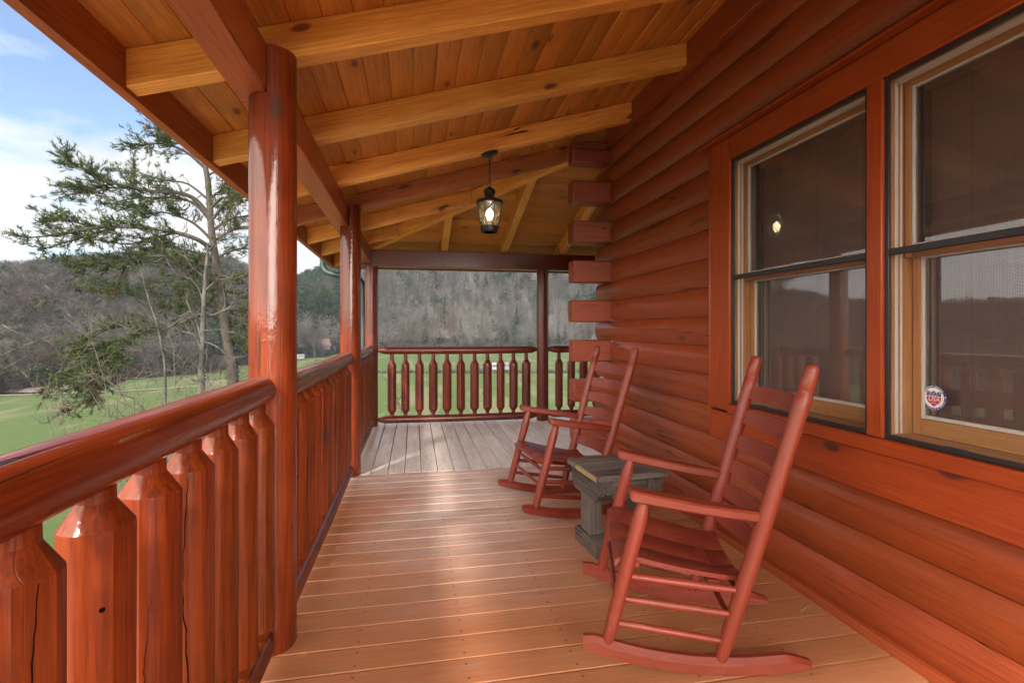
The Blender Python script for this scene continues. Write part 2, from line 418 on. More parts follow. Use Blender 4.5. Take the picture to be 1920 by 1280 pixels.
# squared log tails of the corner
for n in range(-1, 17, 2):
    zc = .683 + .3682 * (n - 3) / 2
    mb = MB(); e = R.uniform(-.012, .012)
    mb.box((1.437 + e, 4.497, zc - .103), (1.815, 4.655, zc + .099), 0, .012)
    rel(mb.build('log_end', M['tail'], cabin), cabin)
mb = MB(); mb.loft([[(1.797, y, .0), (1.797, y, .018), (1.806, y, .036), (1.83, y, .042), (1.83, y, 0)] for y in [YA + i * .2 for i in range(30)] + [4.497]],
                   gfun=lambda p: (p.y, p.z, p.x))
rel(mb.build('baseboard', M['wall'], cabin), cabin)
mb = MB(); mb.box((1.755, YA, 2.945), (1.83, 4.49, 3.25), 1, .004)
rel(mb.build('frieze_board', M['wall'], cabin), cabin)
# window casing
WY = [(1.718, 2.612), (.756, 1.650)]; WZ0, WZ1 = .832, 2.212
mb = MB()
mb.box((1.758, 2.612, WZ0 - .05), (1.84, 2.800, 2.344), 2, .006)       # left stile
mb.box((1.754, 2.8005, .606), (1.842, 2.815, 2.344), 2, .006)           # outer bead
mb.box((1.757, 1.650, WZ0), (1.84, 1.718, WZ1), 2, .004)               # mullion
mb.box((1.758, .58, WZ0 - .05), (1.84, .756, 2.344), 2, .004)
mb.box((1.759, .756, WZ1), (1.84, 2.612, 2.343), 1, .004)              # head
mb.box((1.759, .58, .606), (1.84, 2.800, .7715), 1, .004)              # apron
rel(mb.build('window_casing', M['trim'], cabin), cabin)
mb = MB(); mb.box((1.742, .60, .7725), (1.835, 2.611, .831), 1, .005)
rel(mb.build('window_ledge', M['trim'], cabin), cabin)
mb = MB(); mb.loft([[(1.722, y, 2.346), (1.722, y, 2.357), (1.80, y, 2.386), (1.84, y, 2.386), (1.84, y, 2.346)] for y in (.5, 1.3, 2.1, 2.87)], smooth=False,
                   gfun=lambda p: (p.y, p.z, p.x))
rel(mb.build('drip_cap', M['trim'], cabin), cabin)
MEET = 1.543
def mk_window(ya, yb):
    # wooden jamb box, depth 1.765..1.93
    mb = MB(); t = .012; x0, x1 = 1.788, 1.93
    mb.box((x0, yb - t, WZ0), (x1, yb - .0005, WZ1), 2, .001); mb.box((x0, ya + .0005, WZ0), (x1, ya + t, WZ1), 2, .001)
    mb.box((x0, ya + t, WZ1 - t), (x1, yb - t, WZ1 - .0005), 1, .001); mb.box((x0, ya + t, WZ0 + .0005), (x1, yb - t, WZ0 + .018), 1, .001)
    w = mb.build('window', M['tan'], cabin); rel(w, cabin)
    S = []
    mb = MB()
    for yy, d in ((yb - t, -1), (ya + t, 1)):
        a, b = sorted((yy, yy + d * .004))
        mb.box((1.803, a, WZ0 + .02), (1.817, b, WZ1 - t), 2, .001); mb.box((1.827, a, WZ0 + .02), (1.836, b, WZ1 - t), 2, .001)
    mb.box((1.800, ya + .02, WZ1 - t - .016), (1.826, yb - .02, WZ1 - t - .0005), 1, .001)
    S.append(mb.build('vinyl_track', M['vinyl'], w))
    # sashes: upper outside, lower inside
    def sash(z0, z1, x, wd, bot, top):
        mb = MB(); a, b = ya + t + .005, yb - t - .005
        mb.box((x, b - wd, z0), (x + .03, b, z1), 2, .002); mb.box((x, a, z0), (x + .03, a + wd, z1), 2, .002)
        mb.box((x + .0005, a + wd, z1 - top), (x + .03, b - wd, z1), 1, .002); mb.box((x + .0005, a + wd, z0), (x + .03, b - wd, z0 + bot), 1, .002)
        S.append(mb.build('sash', M['tan'], w))
        mb = MB(); q = .010; a += wd; b -= wd; z0 += bot; z1 -= top
        mb.box((x + .002, b - q, z0), (x + .022, b - .0005, z1), 2, .002); mb.box((x + .002, a + .0005, z0), (x + .022, a + q, z1), 2, .002)
        mb.box((x + .003, a + q, z1 - q), (x + .022, b - q, z1 - .0005), 1, .002); mb.box((x + .003, a + q, z0 + .0005), (x + .022, b - q, z0 + q * 1.5), 1, .002)
        S.append(mb.build('glazing_bead', M['vinyl'], w))
        pm = MB(); pm.box((x + .012, a + .004, z0 + .004), (x + .0125, b - .004, z1 - .004), 2, 0)
        me = bpy.data.meshes.new('pane'); X = x + .012
        me.from_pydata([(X, a + .003, z0 + .003), (X, b - .003, z0 + .003), (X, b - .003, z1 - .003), (X, a + .003, z1 - .003)], [], [(0, 3, 2, 1)])
        me.materials.append(M['pane']); o = bpy.data.objects.new('pane', me); COL.objects.link(o); o.parent = w; S.append(o)
    sash(MEET - .02, WZ1 - t - .002, 1.843, .026, .035, .03)
    sash(WZ0 + .019, MEET + .018, 1.881, .030, .062, .035)
    # screen frame with mid bar
    mb = MB(); q = .018; x0, x1 = 1.770, 1.784
    mb.box((x0, ya + .001, WZ0 + .001), (x1, ya + q, WZ1 - .001), 2, .002); mb.box((x0, yb - q, WZ0 + .001), (x1, yb - .001, WZ1 - .001), 2, .002)
    mb.box((x0 + .0005, ya + q, WZ1 - q), (x1, yb - q, WZ1 - .001), 1, .002); mb.box((x0 + .0005, ya + q, WZ0 + .001), (x1, yb - q, WZ0 + q), 1, .002)
    mb.box((x0 - .004, ya + q, MEET - .014), (x1, yb - q, MEET + .012), 1, .003)
    S.append(mb.build('screen_frame', M['screenframe'], w))
    me = bpy.data.meshes.new('insect_screen'); X = 1.780
    me.from_pydata([(X, ya + .01, WZ0 + .01), (X, yb - .01, WZ0 + .01), (X, yb - .01, WZ1 - .01), (X, ya + .01, WZ1 - .01)], [], [(0, 3, 2, 1)])
    me.materials.append(M['screen']); o = bpy.data.objects.new('insect_screen', me); COL.objects.link(o); o.parent = w; S.append(o)
    mb = MB(); mb.box((1.760, yb - .30, WZ0 + .0155), (1.772, yb - .235, WZ0 + .024), 1, .002)
    S.append(mb.build('screen_latch', M['screenframe'], w))
    return w
for ya, yb in WY: mk_window(ya, yb)
mb = MB()      # dark room behind the windows
mb.box((2.6, .3, .4), (2.64, 3.1, 2.6)); mb.box((1.94, .3, .36), (2.64, 3.1, .40)); mb.box((1.94, .3, 2.6), (2.64, 3.1, 2.64))
mb.box((1.94, .26, .36), (2.64, .3, 2.64)); mb.box((1.94, 3.1, .36), (2.64, 3.14, 2.64))
rel(mb.build('room_interior', M['room'], cabin), cabin)
mb = MB(); mb.beam((1.7, 1.5, 3.30), (4.3, 1.5, 4.05), 6.2, .06, (0, 0, 1))
rel(mb.build('roof', M['shingle'], cabin), cabin)
# blinds: hang inside each window
for i, (ya, yb) in enumerate(WY):
    b = thing('window_blind', ['brown slatted blind closed behind the left window, farther from camera',
                               'brown slatted blind closed behind the right window with the round sticker'][i], 'window blind', (1.96, (ya + yb) / 2, WZ1), 0, 'brown window blinds')
    w2 = (yb - ya) / 2 - .03; mb = MB(); n = 32
    for k in range(n):
        z = -.06 - k * .0415
        mb.beam((-.006, -w2, z), (-.006, w2, z), .002, .046, (math.sin(.04), 0, math.cos(.04)), .0005)
    mb.build('slats', M['blind'], b)
    mb = MB(); mb.box((-.03, -w2 - .01, -.045), (.02, w2 + .01, -.012)); mb.build('headrail', M['blind'], b)
    for yy in (-.26, 0., .26):
        mb = MB(); mb.tube([(-.024, yy, -.03), (-.024, yy + .002, -.5), (-.024, yy, -1.35)], .0012, 6)
        mb.box((-.028, yy - .008, -.075), (-.024, yy + .004, -.05), 2, .001)
        mb.build('cord', M['cord'], b)
# sticker on right lower pane
def star(cx, cy, r, n=5, a0=PI / 2):
    return [(cx + (r if k % 2 == 0 else r * .42) * math.cos(a0 + k * PI / n), cy + (r if k % 2 == 0 else r * .42) * math.sin(a0 + k * PI / n)) for k in range(2 * n)]
def mk_sticker():
    # local: p to the viewer's right (-Y), q up, thickness toward the porch (-X)
    st = thing('security_sticker', 'round blue white and red USA shield sticker on the right window glass', 'sticker', (1.8915, 1.560, .996))
    def layer(name, polys, h, mat, parent=st):
        mb = MB()
        for P in polys:
            n = len(P); vs = [(-h, -p, q) for p, q in P] + [(0, -p, q) for p, q in P]
            mb.add(vs, [tuple(range(n)), tuple(range(2 * n - 1, n - 1, -1))] + [(i, (i + 1) % n, n + (i + 1) % n, n + i) for i in range(n)], [(0, 0, 0)] * (2 * n), False)
        return mb.build(name, mat, parent)
    circ = lambda r, n=40: [(r * math.cos(2 * PI * k / n), r * math.sin(2 * PI * k / n)) for k in range(n)]
    layer('blue_ring', [circ(.047)], .0006, M['st_blue']); layer('white_disc', [circ(.0375)], .0009, M['st_white'])
    red = [(-.0265, .0045), (-.0265, -.007), (-.021, -.017), (-.010, -.024), (0, -.0335), (.010, -.024), (.021, -.017), (.0265, -.007), (.0265, .0045)]
    layer('red_shield', [red], .0012, M['st_red'])
    top = [(-.0265, .0065), (.0265, .0065), (.0265, .014), (.030, .020), (.022, .025), (.014, .0215), (.007, .0215), (0, .026), (-.007, .0215), (-.014, .0215), (-.022, .025), (-.030, .020), (-.0265, .014)]
    layer('blue_shield_top', [top[::-1]], .0012, M['st_blue'])
    layer('white_stars', [star(x, .0178, .0034) for x in (-.022, -.011, 0, .011, .022)] + [star(s * .0422, .006, .0036) for s in (-1, 1)], .0015, M['st_white'])
    def text(s, size, p, q, rot, mat, shear=0., name='lettering'):
        cu = bpy.data.curves.new(name, 'FONT'); cu.body = s; cu.size = size; cu.align_x = 'CENTER'; cu.align_y = 'CENTER'; cu.extrude = .0001; cu.shear = shear
        o = bpy.data.objects.new('tmp', cu); COL.objects.link(o); dg = bpy.context.evaluated_depsgraph_get()
        me = bpy.data.meshes.new_from_object(o.evaluated_get(dg)); COL.objects.unlink(o); bpy.data.objects.remove(o)
        ca, sa = math.cos(rot), math.sin(rot)
        vs = []
        for v in me.vertices:
            a = p + ca * v.co.x - sa * v.co.y; b = q + sa * v.co.x + ca * v.co.y; vs.append((-.0015 + v.co.z, -a, b))
        return vs, [tuple(pl.vertices) for pl in me.polygons]
    mb = MB()
    def put(*a, **k):
        vs, fs = text(*a, **k); mb.add(vs, fs, [(0, 0, 0)] * len(vs), False)
    put('USA', .0235, 0, -.0055, 0, None, .25); put('PROTECTED BY', .0052, 0, .0102, 0, None)
    put('SECURITY', .0042, 0, -.0195, 0, None)
    s = 'UNITED SECURITY OF AMERICA'
    for i, ch in enumerate(s):
        if ch == ' ': continue
        a = rad(-165 + 150 * i / (len(s) - 1)); put(ch, .0062, .0422 * math.cos(a), .0422 * math.sin(a), a + PI / 2, None)
    mb.build('lettering', M['st_white'], st, fix=False)
    ticks = []
    for i in range(17):
        a = rad(142 - 104 * i / 16); c, s2 = math.cos(a), math.sin(a)
        if i in (8,): continue
        r0, r1, w = .0405, .0440, .0009 + .0005 * (i % 2)
        ticks.append([(r0 * c - w * s2, r0 * s2 + w * c), (r0 * c + w * s2, r0 * s2 - w * c), (r1 * c + w * s2, r1 * s2 - w * c), (r1 * c - w * s2, r1 * s2 + w * c)])
    layer('small_print', ticks, .0015, M['st_white'])
mk_sticker()

# ------------------------------------------------------------------ porch roof
SL = .285
def shear(y): return -.012 * (y - 2.1)
def bot(x): return 2.335 + SL * (x + .55)
RH = .145; RT = .09
roof = thing('porch_roof', 'wrapping porch roof of orange pine boards on sloped rafters above the deck', 'porch roof', (-.55, 2.16, 2.33))
def rpart(mb, name, mat, ang=40): return rel(mb.build(name, mat, roof, ang), roof)
# left slope ceiling boards run along Y to the hip x + y = 6.25
HS = 6.25
def ceilz(x, y): return bot(x) + RH + .003 + shear(y)
mb = MB(); p = .1215; x = -1.10
while x < 1.80:
    xa, xb = x + .0009, min(x + p - .0009, 1.82); ya = -1.25; rnv = R.random()
    def pt(xx, yy, dz): return (xx, yy, ceilz(xx, yy) + dz)
    b = .0035
    rings = []
    for f in (0, 1):
        ye = lambda xx: ya if f == 0 else HS - xx - .002
        rings.append([pt(xa, ye(xa), b), pt(xa + b, ye(xa + b), 0), pt(xb - b, ye(xb - b), 0), pt(xb, ye(xb), b), pt(xb, ye(xb), .02), pt(xa, ye(xa), .02)])
    mb.loft(rings, smooth=False, rn=rnv, gfun=lambda q: (q.y, q.x, q.z)); x += p
rpart(mb, 'ceiling_boards', M['ceil'])
mb = MB(); y = 7.35
while y > 4.55:
    ya, yb = y - .0009, y - p + .0009; rnv = R.random()
    def pt(xx, yy, dz): return (xx, yy, bot(-.55 + 6.8 - yy) + RH + .003 + shear(yy) + dz)
    rings = []
    for f in (0, 1):
        xe = lambda yy: HS - yy + .002 if f == 0 else 5.6
        rings.append([pt(xe(ya), ya, b), pt(xe(ya - b), ya - b, 0), pt(xe(yb + b), yb + b, 0), pt(xe(yb), yb, b), pt(xe(yb), yb, .02), pt(xe(ya), ya, .02)])
    mb.loft(rings, smooth=False, rn=rnv, gfun=lambda q: (q.x, q.y, q.z)); y -= p
rpart(mb, 'ceiling_boards', M['ceil'])
# covering slab (shingles) above both slopes
mb = MB()
def top(x, y, dz): return (x, y, ceilz(x, y) + dz)
mb.loft([[top(-1.13, -1.3, .023), top(1.9, -1.3, .023), top(1.9, -1.3, .06), top(-1.13, -1.3, .06)],
         [top(-1.13, HS + 1.13, .023), top(1.9, HS - 1.9, .023), top(1.9, HS - 1.9, .06), top(-1.13, HS + 1.13, .06)]], smooth=False)
def top2(x, y, dz): return (x, y, bot(-.55 + 6.8 - y) + RH + .003 + shear(y) + dz)
mb.loft([[top2(HS - 7.38, 7.38, .023), top2(HS - 4.35, 4.35, .023), top2(HS - 4.35, 4.35, .06), top2(HS - 7.38, 7.38, .06)],
         [top2(5.6, 7.38, .023), top2(5.6, 4.35, .023), top2(5.6, 4.35, .06), top2(5.6, 7.38, .06)]], smooth=False)
rpart(mb, 'shingle_layer', M['shingle'])
def rafter_left(yn, x0, x1, mat, cut0=None, cut1=None):
    """near face at yn, plumb ends; cut1 = x of far face when the end follows the hip"""
    mb = MB(); b = .004
    def ring(x, xf):
        r = []
        for (yy, dz, xx) in ((yn, b, x), (yn + b, 0, x), (yn + RT - b, 0, xf), (yn + RT, b, xf), (yn + RT, RH, xf), (yn, RH, x)):
            r.append((xx, yy, bot(xx) + dz + shear(yn)))
        return r
    xs = [x0 + (x1 - x0) * i / 8 for i in range(9)]
    rings = [ring(x, x if (i < 8 or cut1 is None) else cut1) for i, x in enumerate(xs)]
    mb.loft(rings, smooth=False, gfun=lambda q: (q.x, q.z - SL * q.x, q.y))
    return rpart(mb, 'rafter', mat)
FX = -1.088
for yn, mt in ((-.38, 'rafter'), (.48, 'rafter'), (1.34, 'rafter'), (2.20, 'rafter'), (3.06, 'rafter'), (3.92, 'rafter')):
    rafter_left(yn, FX, 1.752, M[mt])
for yn, mt in ((4.74, 'rafter_dark'), (5.57, 'rafter'), (6.38, 'rafter')):
    xe = HS - yn - .07
    if yn < 4.8: xe = 1.46
    rafter_left(yn, FX, xe, M[mt], cut1=xe - RT)
def rafter_far(xn, y1, mat='rafter'):
    mb = MB(); b = .004
    def ring(y, yf):
        return [(xx, yy, bot(6.25 - yy) + dz + shear(yy)) for (xx, dz, yy) in ((xn, b, y), (xn + b, 0, y), (xn + RT - b, 0, yf), (xn + RT, b, yf), (xn + RT, RH, yf), (xn, RH, y))]
    ys = [7.338 + (y1 - 7.338) * i / 8 for i in range(9)]
    mb.loft([ring(y, y if i < 8 or y1 < 4.9 else max(4.7, y - RT)) for i, y in enumerate(ys)], smooth=False, gfun=lambda q: (q.y, q.z + SL * q.y, q.x))
    return rpart(mb, 'rafter', M[mat])
for xn in (.345, 1.15, 1.96, 2.78, 3.6): rafter_far(xn, max(4.72, HS - xn + .07))
mb = MB()
h0 = V(-1.07, 7.32, 0); h1 = V(1.50, 4.75, 0)
def hz(p): return bot(p.x) + shear(p.y)
mb.beam((h0.x, h0.y, hz(h0) + .058), (h1.x, h1.y, hz(h1) + .058), .075, .155, (0, 0, 1))
rpart(mb, 'hip_rafter', M['rafter'])
# header beams on the posts
def hb(y): return 2.152 - .0125 * (y - 2.1)
mb = MB()
for a, b2 in ((-1.2, 2.16), (2.164, 4.55), (4.554, 6.735)):
    mb.beam((-.6155, a, hb(a) + .0915), (-.6155, b2, hb(b2) + .0915), .127, .183, (0, 0, 1), .006)
rpart(mb, 'header_beam', M['beam'])
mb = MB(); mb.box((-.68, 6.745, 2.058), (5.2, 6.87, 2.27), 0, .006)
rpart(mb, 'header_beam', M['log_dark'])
# fascia
mb = MB()
def fz(y): return 2.155 + shear(y)
mb.loft([[(-1.09, y, fz(y) + .01), (-1.122, y, fz(y)), (-1.122, y, fz(y) + .21), (-1.09, y, fz(y) + .215)] for y in (-1.28, 1, 3, 5, 7.36)], smooth=False, gfun=lambda q: (q.y, q.z, q.x))
rpart(mb, 'fascia', M['fascia'])
mb = MB(); z = fz(7.35) - .005
mb.box((-1.089, 7.342, z), (5.6, 7.372, z + .21), 0, .003)
rpart(mb, 'fascia', M['fascia'])
mb = MB(); mb.loft([[(-1.1235, y, fz(y) + .14), (-1.135, y, fz(y) + .14), (-1.16, y, fz(y) + .222), (-1.1235, y, fz(y) + .222)] for y in (-1.28, 3, 7.4)], smooth=False)
rpart(mb, 'drip_edge', M['screenframe'])

# ------------------------------------------------------------------ posts
def mk_post(x, y, r, ztop, zn, label, rn, mat, notch=True):
    t = thing('porch_post', label, 'post', (x, y, 0), 0, 'round log porch posts')
    mb = MB(); n = 26; zt = zn if notch else ztop
    rr = [r * .90, r * 1.0] + [r] * (n - 2)
    zs = [0, .012] + [.012 + (zt - .012) * (i + 1) / (n - 2) for i in range(n - 2)]
    mb.tube([(0, 0, z) for z in zs], rr, 36, .022, 1.1, rn=rn)
    if notch:
        ring = [(.001 + 0 * k, 0, 0) for k in range(0)]
        def dr(z): 
            pts = [(r * .995 * math.cos(a), r * .995 * math.sin(a), z) for a in [(-PI / 2 + PI * k / 16) for k in range(17)]]
            return pts
        mb.loft([dr(zn - .01), dr((zn + ztop) / 2), dr(ztop)], rn=rn, gfun=lambda q: (q.z, q.x, q.y))
    mb.build('post_shaft', mat, t, 50)
    return t
mk_post(-.55, 2.16, .0875, 2.333, 2.150, 'thick glossy red brown log post nearest the camera, left of the deck', .55, M['post'])
mk_post(-.538, 4.555, .0850, 2.31, 2.120, 'red brown log post midway along the left railing, second from camera', .5, M['post'])
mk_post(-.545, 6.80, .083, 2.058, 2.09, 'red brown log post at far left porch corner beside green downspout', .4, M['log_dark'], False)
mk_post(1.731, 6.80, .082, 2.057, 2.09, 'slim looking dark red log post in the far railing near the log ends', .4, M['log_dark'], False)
mb = MB()
# ------------------------------------------------------------------ railings
def baluster(t, pos, seed, prof, r, mat, rot):
    zb, z1, z2, z3, z4, zt, rnk = prof
    mb = MB(); L = []
    zs = [(rnk * .92, zb - .02), (rnk, z1 - .004), (rnk, z1)]
    m = 9
    zs += [(r * .99, z2), (r, z2 + .004)]
    for i in range(1, m): zs.append((r, z2 + .004 + (z3 - z2 - .008) * i / m))
    zs += [(r, z3 - .004), (r * .99, z3), (rnk, z4), (rnk, z4 + .004), (rnk * .95, zt + .02)]
    mb.tube([(0, 0, z) for _, z in zs], [q for q, _ in zs], 40, .03, 2.2, seed=seed, rn=R.random())
    mb.facet(0, len(zs), 40, r, random.Random(seed)); o = mb.build('baluster', mat, t, 17); o.location = pos; o.rotation_euler = (0, 0, rot); o['r'] = r; return o
def mk_rail(label, a, b, zt, rt, zb, rb, poss, prof, r, mat, sd, rmat=None):
    """a,b = ends (xy) of the bay between post surfaces"""
    t = thing('porch_railing', label, 'railing', (a[0], a[1], 0), 0, 'log porch railings')
    d = V(b[0] - a[0], b[1] - a[1], 0); L = d.length; d.normalize()
    for nm, z, rr in (('top_rail', zt, rt), ('bottom_rail', zb, rb)):
        mb = MB(); n = 22; tp = .085
        ss = [-.02, 0, tp * .55, tp, tp + .01] + [tp + .01 + (L - 2 * tp - .02) * i / n for i in range(1, n)] + [L - tp - .01, L - tp, L - tp * .55, L, L + .02]
        rs = [rr * .4, rr * .42, rr * .78, rr * .985, rr] + [rr] * (n - 1) + [rr, rr * .985, rr * .78, rr * .42, rr * .4]
        mb.tube([d * s + V(0, 0, z + .003 * math.sin(s * 2.1 + sd)) for s in ss], rs, 28, .045, 1.3, seed=sd + z)
        mb.build(nm, M['post'] if mat is M['log'] and nm == 'top_rail' else mat, t, 32)
    for i, (x, y) in enumerate(poss):
        baluster(t, (x - a[0], y - a[1], 0), sd + i * 3.7, prof, r * R.uniform(.93, 1.05), mat, R.uniform(0, 6))
    return t
def split_line(name, pts, nrm, w, parent, mat):
    """a drying split: a thin jagged dark sliver lying just proud of the wood"""
    mb = MB(); n = len(pts); rings = []
    for i, p in enumerate(pts):
        p = V(*p); t = (V(*pts[min(i + 1, n - 1)]) - V(*pts[max(0, i - 1)])).normalized(); nn = V(*(nrm(p) if callable(nrm) else nrm)).normalized(); sd = t.cross(nn).normalized()
        e = w * (.25 + .75 * math.sin(PI * (i + .5) / n)) * R.uniform(.6, 1.3)
        rings.append([tuple(p - sd * e - nn * .002), tuple(p + nn * .0008), tuple(p + sd * e - nn * .002)])
    mb.loft(rings, caps=False); return mb.build(name, mat, parent, 60)
PN = (.10, .140, .183, .905, .947, .99, .0285)
PX = -.552
mk_rail('stout log railing section in the left foreground with cracked wide balusters', (PX, -.18), (PX, 2.078), 1.024, .0550, .085, .05,
        [(PX, .837 + .187 * k) for k in range(-4, 7)], PN, .0575, M['log'], 3.)
mk_rail('left railing section between the nearest post and the second post', (PX + .005, 2.245), (PX + .008, 4.472), 1.005, .0555, .08, .05,
        [(PX + .005, 2.365 + .187 * k) for k in range(11)], PN, .054, M['log'], 9.)
mk_rail('left railing section between the second post and far corner post', (PX + .008, 4.638), (PX + .008, 6.72), .995, .053, .08, .048,
        [(PX + .008, 4.74 + .187 * k) for k in range(11)], PN, .053, M['log'], 15.)
PF = (.10, .150, .200, .790, .848, .95, .0255)
FXS = (-.286, -.114, .066, .245, .425, .608, .792, .966, 1.145, 1.322, 1.499)
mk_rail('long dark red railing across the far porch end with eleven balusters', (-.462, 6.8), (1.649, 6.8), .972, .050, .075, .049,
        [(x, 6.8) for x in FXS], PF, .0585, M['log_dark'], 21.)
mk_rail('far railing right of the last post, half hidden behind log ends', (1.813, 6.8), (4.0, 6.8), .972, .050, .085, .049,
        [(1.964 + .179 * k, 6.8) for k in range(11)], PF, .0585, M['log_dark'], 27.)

# long drying splits and a knot hole on the nearest balusters
near = [o for o in COL.objects if o.name.startswith('baluster')][:11]
bw = {4: (.12, .90, .0030, .35), 7: (.16, .925, .0026, -.15), 8: (.35, .93, .0013, -.35), 5: (.30, .62, .0011, .3), 6: (.22, .70, .0010, -.1)}
for i, (za, zb, w, off) in bw.items():
    o = near[i]; r = o['r'] * .985; wx, wy = PX, .837 + .187 * (i - 4)
    th0 = math.atan2(-wy, -wx) + off * .9; rot = o.rotation_euler[2]; n = 44; pts = []; j = 0
    P3 = [v.co for v in o.data.vertices]; rings = [P3[q:q + 40] for q in range(0, len(P3) - len(P3) % 40, 40)]
    def surf(z, th):
        def rr(ring):
            best = sorted(ring, key=lambda p: abs((math.atan2(p.y, p.x) - th + PI) % (2 * PI) - PI))[:2]
            return sum(math.hypot(p.x, p.y) for p in best) / 2
        for r0, r1 in zip(rings, rings[1:]):
            if r0[0].z <= z <= r1[0].z and r1[0].z > r0[0].z + 1e-6:
                f = (z - r0[0].z) / (r1[0].z - r0[0].z); return rr(r0) * (1 - f) + rr(r1) * f
        return .05
    for k in range(n):
        z = za + (zb - za) * k / (n - 1); j = j * .8 + R.gauss(0, .028); th = th0 + j + .12 * math.sin(k * .17) - rot
        q = surf(z, th) + .0006
        pts.append((q * math.cos(th), q * math.sin(th), z))
    split_line('split', pts, lambda p: (p.x, p.y, 0), w, o, M['crack'])
o = near[5]; th = math.atan2(-1.024, -PX) - o.rotation_euler[2] + .12; r = o['r'] * .97
mb = MB(); d = V(math.cos(th), math.sin(th), 0); mb.tube([d * (r - .004) + V(0, 0, .775), d * (r + .0018) + V(0, 0, .775)], [.0055, .0045], 12); mb.build('knot_hole', M['crack'], o)
for o in near: del o['r']
for o in COL.objects:
    if 'r' in o.keys(): del o['r']
# hairline checks running along the wall logs
for (n_, t_, ya, yb, dz, w) in ((2, .15, 1.1, 2.25, .030, .0014), (0, .1, .9, 1.7, -.02, .0009), (1, -.3, 1.25, 1.75, .012, .0009), (8, -.15, 3.0, 4.3, .02, .0011), (6, .2, 2.9, 3.6, -.012, .0010), (13, .1, 2.6, 3.9, .02, .0010), (10, -.2, 3.3, 4.4, .015, .0009)):
    pts = []; m = 30
    for k in range(m):
        y = ya + (yb - ya) * k / (m - 1); t = t_ + dz / (H / 2) * (k / (m - 1) - .5) * 2 + .04 * mnoise.noise(V(y * 6, n_, 0)); z = Z0 + n_ * H + H / 2 + t * H / 2 * .984
        pts.append((XW - .031 * (1 - abs(t) ** 2.1), y, z))
    rel(split_line('drying_crack', pts, (-1, 0, .25), w, cabin, M['crack']), cabin)
